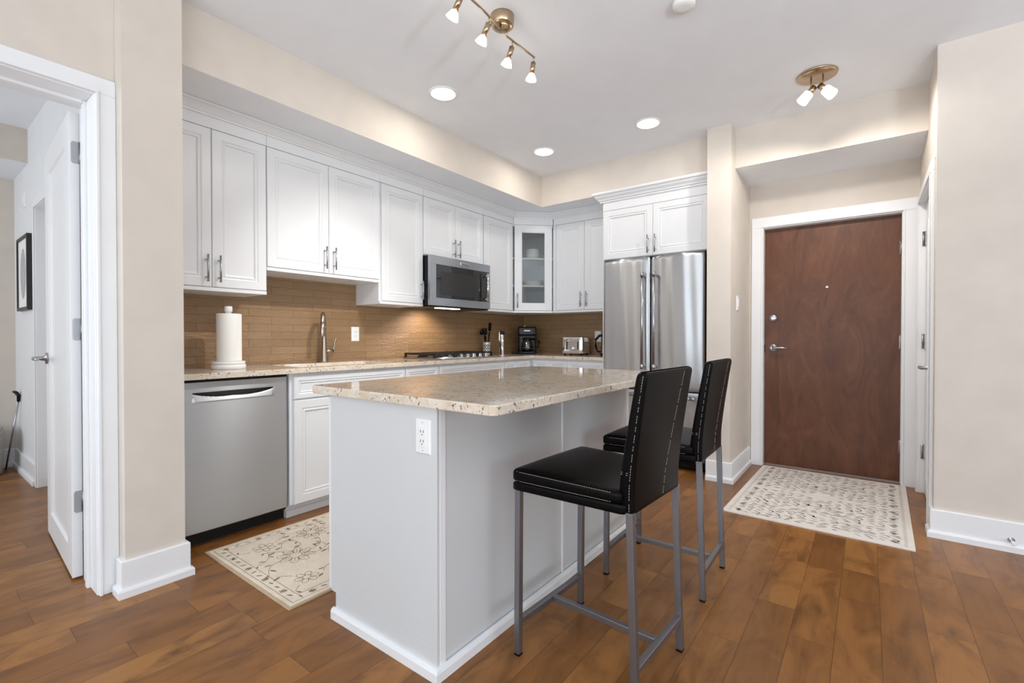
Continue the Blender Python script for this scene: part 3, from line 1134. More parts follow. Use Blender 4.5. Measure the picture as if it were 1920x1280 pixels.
# ------------------------------------------------------------------ cooktop
ck = thing('gas_cooktop', 'low gas cooktop with black grates set into the worktop', 'cooktop', (-3.06, 3.16, ZT))
b = NB(); softbox(b, (-3.06, 3.16, ZT + 0.006), (0.50, 0.77, 0.012), 0.005, 8)
obj('base_plate', b, 'steel', ck)
for gy in (2.905, 3.16, 3.415):
    b = NB()
    z = ZT + 0.043
    xg0, xg1 = -3.285, -2.915
    for yy in (gy - 0.118, gy + 0.118):
        tube(b, [(xg0, yy, z), (xg1, yy, z)], 0.008, square=True)
    for k in range(7):
        xx = xg0 + (xg1 - xg0) * k / 6
        tube(b, [(xx, gy - 0.118, z), (xx, gy + 0.118, z)], 0.0065, square=True)
    tube(b, [(xg0, gy, z), (xg1, gy, z)], 0.005, square=True)
    for xx in (xg0, xg1):
        for yy in (gy - 0.118, gy + 0.118):
            tube(b, [(xx, yy, ZT + 0.011), (xx, yy, z + 0.006)], 0.008, square=True)
    obj('grate', b, 'iron', ck)
    for xx in ((-3.2, -3.0) if gy != 3.16 else (-3.1,)):
        b = NB(); lathe(b, [(0.045, ZT + 0.012), (0.042, ZT + 0.02), (0.03, ZT + 0.026), (0.03, ZT + 0.03), (0.001, ZT + 0.031)], Matrix.Translation((xx, gy, 0)), 24)
        obj('burner', b, 'iron', ck)
for k in range(5):
    b = NB()
    lathe(b, [(0.021, ZT + 0.012), (0.021, ZT + 0.016), (0.017, ZT + 0.018), (0.015, ZT + 0.040), (0.010, ZT + 0.042)], Matrix.Translation((-2.868, 3.06 + 0.085 * k, 0)), 20)
    obj('knob', b, 'chrome', ck)

# ------------------------------------------------------------------ microwave
mw = thing('microwave', 'stainless over-the-range microwave with black glass door', 'microwave', (-3.13, 3.15, 1.385))
MX = -2.93
my0, my1, mz0, mz1 = 2.760, 3.535, 1.388, 1.812
b = NB(); bx(b, XW + 0.009, MX - 0.04, my0, my1, mz0, mz1)
obj('body', b, 'black', mw, 0.003)
b = NB()
Tm = Fr((MX, my0, mz0), (0, 1, 0))
mwid, mh = my1 - my0, mz1 - mz0
# door frame as four bars around the glass
gx0, gx1, gz0, gz1 = 0.060, mwid - 0.012, 0.066, mh - 0.072
for a, c, e, g in ((0, mwid, 0, gz0), (0, mwid, gz1, mh), (0, gx0, gz0, gz1), (gx1, mwid, gz0, gz1)):
    bx(b, a, c, e, g, -0.04, 0, T=Tm)
dr = obj('door', b, 'steel', mw, 0.002)
b = NB(); bx(b, gx0, gx1, gz0, gz1, -0.02, -0.003, T=Tm)
obj('window', b, 'blackglass', dr)
b = NB(); loops(b, 0.46, 0.20, [(0, 0), (0.0, 0.0008), (0.006, 0.0012), (0.008, 0.0006)], Tm @ Matrix.Translation((gx0 + 0.06, gz0 + 0.03, -0.003)))
obj('window_screen', b, plain('oven_screen', srgb(44, 43, 42), 0.2), dr)
b = NB()
hx = gx1 - 0.075
tube(b, [Tm @ Vector((hx, gz0 + 0.0, 0.045)), Tm @ Vector((hx, gz1 - 0.02, 0.045))], 0.011, 16)
for zz in (gz0 + 0.025, gz1 - 0.045):
    tube(b, [Tm @ Vector((hx, zz, -0.003)), Tm @ Vector((hx, zz, 0.045))], 0.008, 12)
obj('handle', b, 'chrome', dr)
b = NB(); loops(b, 0.034, 0.25, [(0, 0), (0, 0.0008), (0.003, 0.0014)], Tm @ Matrix.Translation((gx1 - 0.04, gz0 + 0.02, -0.003)))
obj('keypad', b, plain('dark_keypad', srgb(58, 57, 56), 0.3), mw)
b = NB(); loops(b, 0.120, 0.026, [(0, 0), (0, 0.003), (0.003, 0.004)], Tm @ Matrix.Translation((mwid * 0.46, mh - 0.050, 0)))
bd = obj('badge', b, 'chrome', mw)


def text_mesh(body, size, T, mat, parent, name, ext=0.0008, align='CENTER'):
    cu = bpy.data.curves.new(name, 'FONT')
    cu.body = body
    cu.size = size
    cu.extrude = ext
    cu.align_x = align
    cu.align_y = 'CENTER'
    to = bpy.data.objects.new('tmp_text', cu)
    C.objects.link(to)
    bpy.context.view_layer.update()
    me = bpy.data.meshes.new_from_object(to)
    bm = NB()
    bm.from_mesh(me)
    for v in bm.verts:
        v.co = T @ v.co
    bpy.data.objects.remove(to)
    bpy.data.curves.remove(cu)
    return obj(name, bm, mat, parent)


text_mesh('KitchenAid', 0.0195, Tm @ Matrix.Translation((mwid * 0.46 + 0.06, mh - 0.037, 0.0045)), 'badge', bd, 'lettering')
b = NB()
bx(b, XW + 0.02, MX - 0.02, my0 + 0.005, my1 - 0.005, mz0 - 0.012, mz0 - 0.0005)
obj('vent_base', b, 'black', mw, 0.003)
b = NB(); bx(b, -3.06, -2.995, 2.92, 3.18, mz0 - 0.0165, mz0 - 0.012)
obj('lamp_lens', b, 'peachglow', mw)
lh = light('hood_lamp', 'SPOT', (-3.06, 2.98, 1.362), 12, (1.0, 0.88, 0.74), (0, math.radians(30), 0), spot_size=math.radians(130), spot_blend=0.6, shadow_soft_size=0.03)

# ------------------------------------------------------------------ refrigerator
fr = thing('refrigerator', 'stainless french-door refrigerator with long bar handles', 'refrigerator', (-1.505, 4.33, 0))
b = NB(); bx(b, -1.956, -1.066, 4.062, 4.64, 0.03, 1.800)
obj('body', b, 'dark', fr)
b = NB()
for xx in (-1.93, -1.16):
    bx(b, xx, xx + 0.09, 4.07, 4.13, 0.0, 0.034)
bx(b, -1.94, -1.075, 4.045, 4.062, 0.02, 0.075)
obj('toe_grille', b, 'black', fr)


def fridge_door(x0, x1, z0, z1, name, bow=0.010):
    b = NB()
    n, mz = 40, 30
    g = []
    for j in range(mz + 1):
        row = []
        for i in range(n + 1):
            fx, fz = i / n, j / mz
            s = 2 * fx - 1
            d = bow * (1 - s * s)
            e = min(fx, 1 - fx)
            if e < 0.05:
                d -= 0.010 * (1 - e / 0.05) ** 2
            ez = min(fz, 1 - fz)
            if ez < 0.034:
                d -= 0.006 * (1 - ez / 0.034) ** 2
            d += 0.0011 * math.sin(13.0 * fx + 1.6 * math.sin(1.9 * fz) + x0 * 9) + 0.0006 * math.sin(29 * fx + 2.5 * fz)
            row.append(b.verts.new((x0 + (x1 - x0) * fx, 4.006 - d, z0 + (z1 - z0) * fz)))
        g.append(row)
    for j in range(mz):
        for i in range(n):
            b.faces.new((g[j][i], g[j][i + 1], g[j + 1][i + 1], g[j + 1][i])).smooth = True
    rim = g[0] + [r[-1] for r in g[1:]] + list(reversed(g[-1][:-1])) + [r[0] for r in reversed(g[1:-1])]
    back = [b.verts.new((v.co.x, 4.058, v.co.z)) for v in rim]
    for k in range(len(rim)):
        l = (k + 1) % len(rim)
        b.faces.new((rim[k], back[k], back[l], rim[l]))
    return obj(name, b, 'steel2', fr)


dl = fridge_door(-1.9605, -1.5165, 0.665, 1.8215, 'door')
drr = fridge_door(-1.5105, -1.062, 0.665, 1.8215, 'door')
df = fridge_door(-1.9605, -1.062, 0.085, 0.655, 'freezer_drawer', 0.012)


def long_handle(parent, pts, out, r=0.0125):
    b = NB()
    a, c = Vector(pts[0]), Vector(pts[1])
    o = Vector((0, -out, 0))
    d = (c - a).normalized()
    tube(b, [a + o, c + o], r, 16)
    for p, s in ((a, 1), (c, -1)):
        q = p + d * 0.02 * s
        tube(b, [q, q + o * 1.0], r * 0.95, 14)
        tube(b, [p + o - d * 0.002 * s, p + o + d * 0.035 * s], r * 1.2, 16)
    obj('handle', b, 'handle', parent)


long_handle(dl, ((-1.565, 4.004, 0.845), (-1.565, 4.004, 1.675)), 0.062)
long_handle(drr, ((-1.462, 4.004, 0.845), (-1.462, 4.004, 1.675)), 0.062)
long_handle(df, ((-1.90, 4.002, 0.615), (-1.12, 4.002, 0.615)), 0.062)

# ------------------------------------------------------------------ island
IX0, IX1, IY0, IY1 = -1.722, -1.116, 1.075, 2.615
isl = thing('kitchen_island', 'white panelled kitchen island base under the granite top', 'island', (-1.42, 1.85, 0))
ZI = 0.890
b = NB()
bx(b, IX0, IX1 - 0.012, IY0 + 0.012, IY1, 0.10, ZI)
bx(b, IX0 + 0.035, IX1 - 0.012, IY0 + 0.012, IY1, 0.0, 0.10)
obj('body', b, 'cab', isl)
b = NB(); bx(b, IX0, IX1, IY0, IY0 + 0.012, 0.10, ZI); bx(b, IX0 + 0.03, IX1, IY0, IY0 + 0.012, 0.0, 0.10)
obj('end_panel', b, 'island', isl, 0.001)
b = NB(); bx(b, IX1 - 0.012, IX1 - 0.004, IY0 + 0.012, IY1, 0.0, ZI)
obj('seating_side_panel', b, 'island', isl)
for y0, y1 in ((IY0 + 0.012, IY0 + 0.040), (1.862, 1.874), (2.585, IY1)):
    b = NB(); bx(b, IX1 - 0.005, IX1 + 0.001, y0, y1, 0.04, ZI)
    obj('batten', b, 'trim', isl, 0.002)
b = NB(); bx(b, IX1 - 0.005, IX1 - 0.0005, 1.30, 1.318, 0.04, ZI)
b.free()
b = NB()
prof = [(0, 0), (0.017, 0), (0.017, 0.030), (0.013, 0.038), (0.006, 0.042), (0, 0.042)]
sweep(b, [(IX0 + 0.02, IY0), (IX1, IY0), (IX1, IY1)], prof)
obj('shoe_molding', b, 'trim', isl)
for y0, y1 in ((1.076, 1.586), (1.590, 2.100), (2.104, 2.612)):
    dd = cab_door(isl, Fr((IX0 - 0.022, y1, 0.105), (0, -1, 0)), y1 - y0, 0.775)
# granite top with clipped corners
b = NB()


def rounded_poly(x0, x1, y0, y1, rr, n=6):
    pts = []
    for (cx, cy, a0, r) in ((x0 + rr[0], y0 + rr[0], PI, rr[0]), (x1 - rr[1], y0 + rr[1], 1.5 * PI, rr[1]), (x1 - rr[2], y1 - rr[2], 0, rr[2]), (x0 + rr[3], y1 - rr[3], 0.5 * PI, rr[3])):
        for k in range(n + 1):
            a = a0 + PI / 2 * k / n
            pts.append((cx + r * math.cos(a), cy + r * math.sin(a)))
    return pts


prism(b, rounded_poly(-1.822, -0.852, 1.048, 2.66, (0.018, 0.025, 0.05, 0.10)), ZI + 0.0005, ZI + 0.0325)
it = obj('island_worktop', b, 'granite', None, 0.004, 3)
tag(it, 'rectangular beige granite top of the island with seating overhang', 'countertop')


# ------------------------------------------------------------------ outlets and switches
def outlet(name, T, label, cat, w=0.072, h=0.116, kind='outlet', group=None):
    o = T @ Vector((0, 0, 0))
    t = thing(name, label, cat, o, group=group)
    b = NB(); loops(b, w, h, [(0, 0), (0, 0.003), (0.003, 0.006), (0.006, 0.0065)], T @ Matrix.Translation((-w / 2, -h / 2, 0)))
    obj('cover_plate', b, 'plastic', t)
    if kind == 'outlet':
        b = NB(); loops(b, 0.034, 0.068, [(0, 0.004), (0, 0.008), (0.0015, 0.009)], T @ Matrix.Translation((-0.017, -0.034, 0)))
        s = obj('socket', b, 'plastic', t)
        for zz in (-0.019, 0.013):
            for a in ((-0.008, -0.0055, zz, zz + 0.009), (0.0055, 0.008, zz, zz + 0.009), (-0.002, 0.002, zz - 0.008, zz - 0.004)):
                b = NB(); bx(b, *a, 0.0088, 0.0094, T=T)
                obj('socket_slot', b, 'slot', s)
        for zz in (-0.0465, 0.0465):
            b = NB(); lathe(b, [(0.0022, 0.006), (0.0022, 0.0069), (0.001, 0.0072)], T @ Matrix.Translation((0, zz, 0)), 10)
            obj('screw', b, 'handle', t)
    else:
        b = NB(); loops(b, 0.03, 0.064, [(0, 0.004), (0, 0.009), (0.003, 0.011)], T @ Matrix.Translation((-0.015, -0.032, 0)))
        obj('rocker', b, 'plastic', t)
    return t


outlet('power_outlet', Fr((-1.177, IY0, 0.790), (1, 0, 0)), 'white power outlet on the island end panel', 'outlet')
outlet('power_outlet', Fr((XW + 0.008, 2.30, 1.143), (0, 1, 0)), 'white power outlet on the brown tiles beside the faucet', 'outlet')
outlet('power_outlet', Fr((-2.345, YW - 0.008, 1.125), (1, 0, 0)), 'white power outlet on the tiles behind the kettle', 'outlet')
outlet('light_switch', Fr((-0.84, 4.12, 1.39), (0, 1, 0)), 'white light switch on the wall beside the entry door', 'switch', kind='switch')
outlet('thermostat', Fr((-5.43, 0.683, 2.22), (1, 0, 0)), 'small white wall sensor high on the bedroom wall', 'thermostat', w=0.10, h=0.12, kind='switch')

# ------------------------------------------------------------------ faucet, paper towels
fx, fy = -3.265, 1.985
fa = thing('kitchen_faucet', 'brushed nickel pull-down faucet at the sink', 'faucet', (fx, fy, ZT))
b = NB()
lathe(b, [(0.030, 0), (0.029, 0.01), (0.024, 0.05), (0.019, 0.12), (0.0155, 0.19), (0.0145, 0.26)], Matrix.Translation((fx, fy, ZT)), 28)
obj('body', b, 'nickel', fa)
b = NB()
ang = math.radians(-37)
dirx, diry = math.cos(ang), math.sin(ang)
pts, rs = [], []
for k in range(13):
    a = PI * k / 12
    q = 0.062 * (1 - math.cos(a))
    pts.append((fx + dirx * q, fy + diry * q, ZT + 0.255 + 0.105 * math.sin(a) ** 0.9))
    rs.append(0.0145)
obj('spout', (tube(b, pts, rs, 18), b)[1], 'nickel', fa)
b = NB()
ex, ey = pts[-1][0], pts[-1][1]
tube(b, [(ex, ey, ZT + 0.30), (ex + 0.001, ey, ZT + 0.255), (ex + 0.003, ey, ZT + 0.20), (ex + 0.003, ey, ZT + 0.195)], [0.0155, 0.0165, 0.021, 0.019], 20)
obj('spray_head', b, 'nickel', fa)
b = NB()
tube(b, [(fx, fy + 0.010, ZT + 0.085), (fx, fy + 0.075, ZT + 0.088)], [0.014, 0.012], 16)
tube(b, [(fx, fy + 0.070, ZT + 0.088), (fx + 0.003, fy + 0.082, ZT + 0.115), (fx + 0.006, fy + 0.083, ZT + 0.150), (fx + 0.012, fy + 0.092, ZT + 0.185)], [0.011, 0.008, 0.006, 0.005], 14)
obj('lever', b, 'nickel', fa)

tx, ty = -3.085, 1.248
th = thing('paper_towel_holder', 'white paper towel holder on the worktop at the wall end', 'paper towel holder', (tx, ty, ZT))
b = NB(); lathe(b, [(0.088, 0), (0.092, 0.004), (0.092, 0.022), (0.088, 0.028), (0.02, 0.030)], Matrix.Translation((tx, ty, ZT)), 40)
lathe(b, [(0.085, 0.029), (0.089, 0.031), (0.089, 0.042), (0.085, 0.045), (0.02, 0.046)], Matrix.Translation((tx, ty, ZT)), 40)
obj('base', b, 'plastic', th)
b = NB(); lathe(b, [(0.016, 0.04), (0.016, 0.343), (0.021, 0.346), (0.021, 0.372), (0.018, 0.376)], Matrix.Translation((tx, ty, ZT)), 24)
obj('post', b, 'plastic', th)
b = NB()
prof = [(0.0625, 0.0), (0.064, 0.003), (0.064, 0.282), (0.0625, 0.285), (0.022, 0.285), (0.022, 0.0), (0.0625, 0.0)]
lathe(b, prof, Matrix.Translation((tx, ty, ZT + 0.0465)), 40, close=False)
# loose end of the sheet
a0 = math.radians(20)
pp = []
for k in range(12):
    a = a0 + k * 0.06
    rr = 0.0645 + 0.00055 * k
    pp.append((tx + rr * math.cos(a), ty + rr * math.sin(a)))
v0 = [b.verts.new((x, y, ZT + 0.048)) for x, y in pp]
v1 = [b.verts.new((x, y, ZT + 0.330)) for x, y in pp]
for k in range(11):
    b.faces.new((v0[k], v0[k + 1], v1[k + 1], v1[k])).smooth = True
tag(obj('paper_towel_roll', b, 'paper'), 'white paper towel roll standing on its holder', 'paper towels')

# ------------------------------------------------------------------ utensils, gadget, coffee maker, toaster, kettle
ux, uy = -3.235, 3.845
up = thing('utensil_holder', 'perforated steel utensil holder behind the cooktop', 'utensil holder', (ux, uy, ZT))
b = NB()
R, Hh, n1, n2 = 0.042, 0.135, 24, 9
rows = [[b.verts.new((ux + R * math.cos(2 * PI * k / n1), uy + R * math.sin(2 * PI * k / n1), ZT + 0.002 + Hh * j / n2)) for k in range(n1)] for j in range(n2 + 1)]
for j in range(n2):
    for k in range(n1):
        if 1 < j < n2 - 2 and (k + j) % 2 == 0 and k % 6 != 5:
            continue
        b.faces.new((rows[j][k], rows[j][(k + 1) % n1], rows[j + 1][(k + 1) % n1], rows[j + 1][k])).smooth = True
b.faces.new(list(reversed(rows[0])))
o = obj('cup', b, plain('bright_perforated_steel', srgb(222, 221, 218), 0.35, 0.5), up)
sm = o.modifiers.new('shell', 'SOLIDIFY'); sm.thickness = 0.0015
b = NB()
lathe(b, [(R - 0.004, ZT + 0.004), (R - 0.004, ZT + 0.10)], Matrix.Translation((ux, uy, 0)), 24, close=False)
obj('liner', b, 'dark', up)


def utensil(kind, dx, dy, top, label, fl=0.0):
    t = thing(kind, label, 'utensil', (ux + dx * 0.3, uy + dy * 0.3, ZT + 0.01), group='utensils in the steel holder')
    p0 = Vector((ux + dx * 0.25, uy + dy * 0.25, ZT + 0.012))
    p1 = Vector((ux + dx, uy + dy, ZT + top))
    d = (p1 - p0).normalized()
    mid = p0 + d * ((p1 - p0).length * 0.72)
    b = NB(); tube(b, [p0, mid], [0.006, 0.0075], 10)
    obj('handle', b, 'black', t)
    b = NB()
    side = d.cross(Vector((1, 0.2, 0))).normalized()
    nrm = side.cross(d).normalized()
    Tm_ = Matrix.Identity(4)
    for i in range(3):
        Tm_[i][0], Tm_[i][1], Tm_[i][2], Tm_[i][3] = side[i], nrm[i], d[i], mid[i]
    L = (p1 - mid).length
    if kind == 'spatula':
        softbox(b, (0, 0, L / 2 + 0.01), (0.062, 0.006, L), 0.003, 6, T=Tm_)
    elif kind == 'ladle':
        lathe(b, [(0.012, 0), (0.03, 0.012), (0.038, 0.032), (0.037, 0.034), (0.028, 0.014), (0.002, 0.006)], Tm_ @ Matrix.Translation((0, 0, L * 0.35)) @ Matrix.Rotation(1.1, 4, 'X'), 20)
        tube(b, [Tm_ @ Vector((0, 0, 0)), Tm_ @ Vector((0, 0, L * 0.45))], 0.005, 8)
    else:
        softbox(b, (0, 0, L / 2 + 0.01), (0.05, 0.016, L), 0.008, 6, T=Tm_)
    obj('head', b, 'black', t, smooth=True)


utensil('spatula', 0.01, 0.045, 0.335, 'black spatula, tallest tool in the steel utensil holder')
utensil('serving_spoon', 0.02, -0.045, 0.275, 'black serving spoon leaning out toward the cooktop')
utensil('ladle', -0.02, -0.02, 0.285, 'black ladle in the middle of the utensil holder')

gx, gy = -3.03, 3.845
gg = thing('can_opener', 'slim upright chrome gadget with black top beside the utensils', 'kitchen gadget', (gx, gy, ZT))
b = NB(); lathe(b, [(0.036, 0), (0.036, 0.008), (0.026, 0.014), (0.025, 0.215), (0.024, 0.218)], Matrix.Translation((gx, gy, ZT)), 28)
obj('body', b, 'chrome', gg)
b = NB(); lathe(b, [(0.026, 0.218), (0.028, 0.222), (0.028, 0.245), (0.023, 0.252), (0.005, 0.254)], Matrix.Translation((gx, gy, ZT)), 28)
obj('top_cap', b, 'black', gg)
b = NB(); softbox(b, (gx, gy - 0.040, ZT + 0.195), (0.014, 0.016, 0.105), 0.006, 6)
softbox(b, (gx, gy - 0.03, ZT + 0.232), (0.014, 0.034, 0.016), 0.006, 6)
obj('side_lever', b, 'chrome', gg)

cx, cy = -3.115, 4.42
cm = thing('coffee_maker', 'black drip coffee maker with glass carafe in the corner', 'coffee maker', (cx, cy, ZT), math.radians(0))
Rz = Matrix.Translation((cx, cy, ZT)) @ Matrix.Rotation(math.radians(-22), 4, 'Z') @ Matrix.Rotation(PI / 2, 4, 'Z') @ Matrix.Rotation(PI, 4, 'Z')
Rz = Matrix.Translation((cx, cy, ZT)) @ Matrix.Rotation(math.radians(35), 4, 'Z')   # local -y = front
b = NB()
softbox(b, (0, 0.0, 0.015), (0.205, 0.21, 0.030), 0.01, 6, T=Rz)
softbox(b, (0, 0.065, 0.155), (0.205, 0.08, 0.30), 0.012, 6, T=Rz)
softbox(b, (0, 0.0, 0.255), (0.205, 0.21, 0.105), 0.014, 6, T=Rz)
obj('body', b, 'black', cm)
b = NB(); bx(b, -0.035, 0.035, 0.255, 0.268, 0.104, 0.1062, T=Rz @ Matrix(((1, 0, 0, 0), (0, 0, -1, 0), (0, 1, 0, 0), (0, 0, 0, 1))))
obj('badge', b, 'plastic', cm)
b = NB(); lathe(b, [(0.018, 0.305), (0.018, 0.318), (0.012, 0.324)], Rz @ Matrix.Translation((-0.03, 0.0, 0)), 16)
obj('lid_knob', b, 'chrome', cm)
b = NB()
lathe(b, [(0.050, 0.031), (0.066, 0.045), (0.071, 0.075), (0.064, 0.115), (0.048, 0.145), (0.046, 0.155)], Rz @ Matrix.Translation((0, -0.035, 0)), 32, close=True)
cf = obj('carafe', b, 'carafe', cm)
b = NB()
lathe(b, [(0.049, 0.150), (0.052, 0.156), (0.052, 0.175), (0.03, 0.184)], Rz @ Matrix.Translation((0, -0.035, 0)), 28)
lathe(b, [(0.072, 0.079), (0.0725, 0.083), (0.072, 0.087)], Rz @ Matrix.Translation((0, -0.035, 0)), 32, close=False)
tube(b, [Rz @ Vector(p) for p in ((0.045, -0.04, 0.168), (0.105, -0.055, 0.166), (0.138, -0.062, 0.13), (0.128, -0.06, 0.085), (0.112, -0.055, 0.070))], [0.009, 0.011, 0.011, 0.010, 0.008], 12)
obj('carafe_handle', b, 'black', cf)
b = NB()
lathe(b, [(0.047, 0.035), (0.063, 0.047), (0.068, 0.074), (0.066, 0.082)], Rz @ Matrix.Translation((0, -0.035, 0)), 28)
obj('coffee', b, plain('coffee_liquid', srgb(34, 20, 12), 0.1), cf)
b = NB()
cpts = []
for k in range(26):
    a = 2 * PI * k / 18
    cpts.append((-3.135 + 0.055 * math.cos(a) + 0.003 * k, 4.175 + 0.034 * math.sin(a) + 0.0022 * k, ZT + 0.005 + 0.0012 * k * 0.3))
cpts += [(-3.10, 4.29, ZT + 0.006), (-3.12, 4.33, ZT + 0.012)]
tube(b, cpts, 0.0034, 8)
obj('power_cord', b, 'black', cm)

ox, oy = -2.49, 4.44
to = thing('toaster', 'chrome toaster with two levers on the back worktop', 'toaster', (ox, oy, ZT))
Rt = Matrix.Translation((ox, oy, ZT)) @ Matrix.Rotation(math.radians(12), 4, 'Z')
b = NB(); softbox(b, (0, 0.0, 0.104), (0.232, 0.26, 0.178), 0.018, 8, T=Rt)
obj('body', b, 'chrome', to)
for sx in (-0.06, 0.06):
    b = NB(); bx(b, sx - 0.006, sx + 0.006, -0.134, -0.129, 0.06, 0.165, T=Rt)
    obj('lever_slot', b, 'dark', to)
    b = NB(); bx(b, sx - 0.016, sx + 0.016, -0.1, 0.1, 0.192, 0.1945, T=Rt)
    obj('bread_slot', b, 'dark', to)
for sx in (-0.06, 0.06):
    b = NB(); softbox(b, (sx, -0.146, 0.150), (0.034, 0.03, 0.014), 0.005, 5, T=Rt)
    obj('lever', b, 'handle', to)
b = NB()
lathe(b, [(0.018, 0.129), (0.018, 0.142), (0.014, 0.146), (0.003, 0.146)], Rt @ Matrix.Translation((0, 0, 0.072)) @ Matrix.Rotation(PI / 2, 4, 'X'), 20)
obj('dial', b, 'chrome', to)
for sx in (-0.09, 0.09):
    for sy in (-0.1, 0.1):
        b = NB(); lathe(b, [(0.010, 0), (0.012, 0.018)], Rt @ Matrix.Translation((sx, sy, 0)), 12)
        obj('foot', b, 'black', to)

kx, ky = -2.115, 4.44
kt = thing('electric_kettle', 'steel electric kettle half hidden by the refrigerator', 'kettle', (kx, ky, ZT))
b = NB(); lathe(b, [(0.082, 0.0), (0.084, 0.004), (0.082, 0.020), (0.06, 0.024)], Matrix.Translation((kx, ky, ZT)), 32)
obj('base', b, 'black', kt)
b = NB(); lathe(b, [(0.074, 0.025), (0.078, 0.03), (0.076, 0.10), (0.064, 0.175), (0.056, 0.20), (0.04, 0.212), (0.012, 0.216)], Matrix.Translation((kx, ky, ZT)), 32)
obj('body', b, 'kettle', kt)
b = NB()
tube(b, [(kx - 0.045, ky - 0.01, ZT + 0.205), (kx - 0.09, ky - 0.02, ZT + 0.205), (kx - 0.128, ky - 0.028, ZT + 0.165), (kx - 0.130, ky - 0.028, ZT + 0.10), (kx - 0.112, ky - 0.024, ZT + 0.045), (kx - 0.074, ky - 0.015, ZT + 0.035)], [0.010, 0.013, 0.013, 0.012, 0.010, 0.008], 12)
obj('handle', b, 'black', kt)


# ------------------------------------------------------------------ bar stools
def stitches(bm, pts, step=0.0085, L=0.0058, r=0.0006):
    pts = [Vector(p) for p in pts]
    acc = 0.0
    for a, c in zip(pts, pts[1:]):
        d = c - a
        ln = d.length
        if ln < 1e-6:
            continue
        d /= ln
        s = -acc if acc else 0
        s = (step - acc) if acc else 0
        while s + L < ln:
            tube(bm, [a + d * s, a + d * (s + L)], r, 5)
            s += step
        acc = (ln - s + step) % step
    return bm


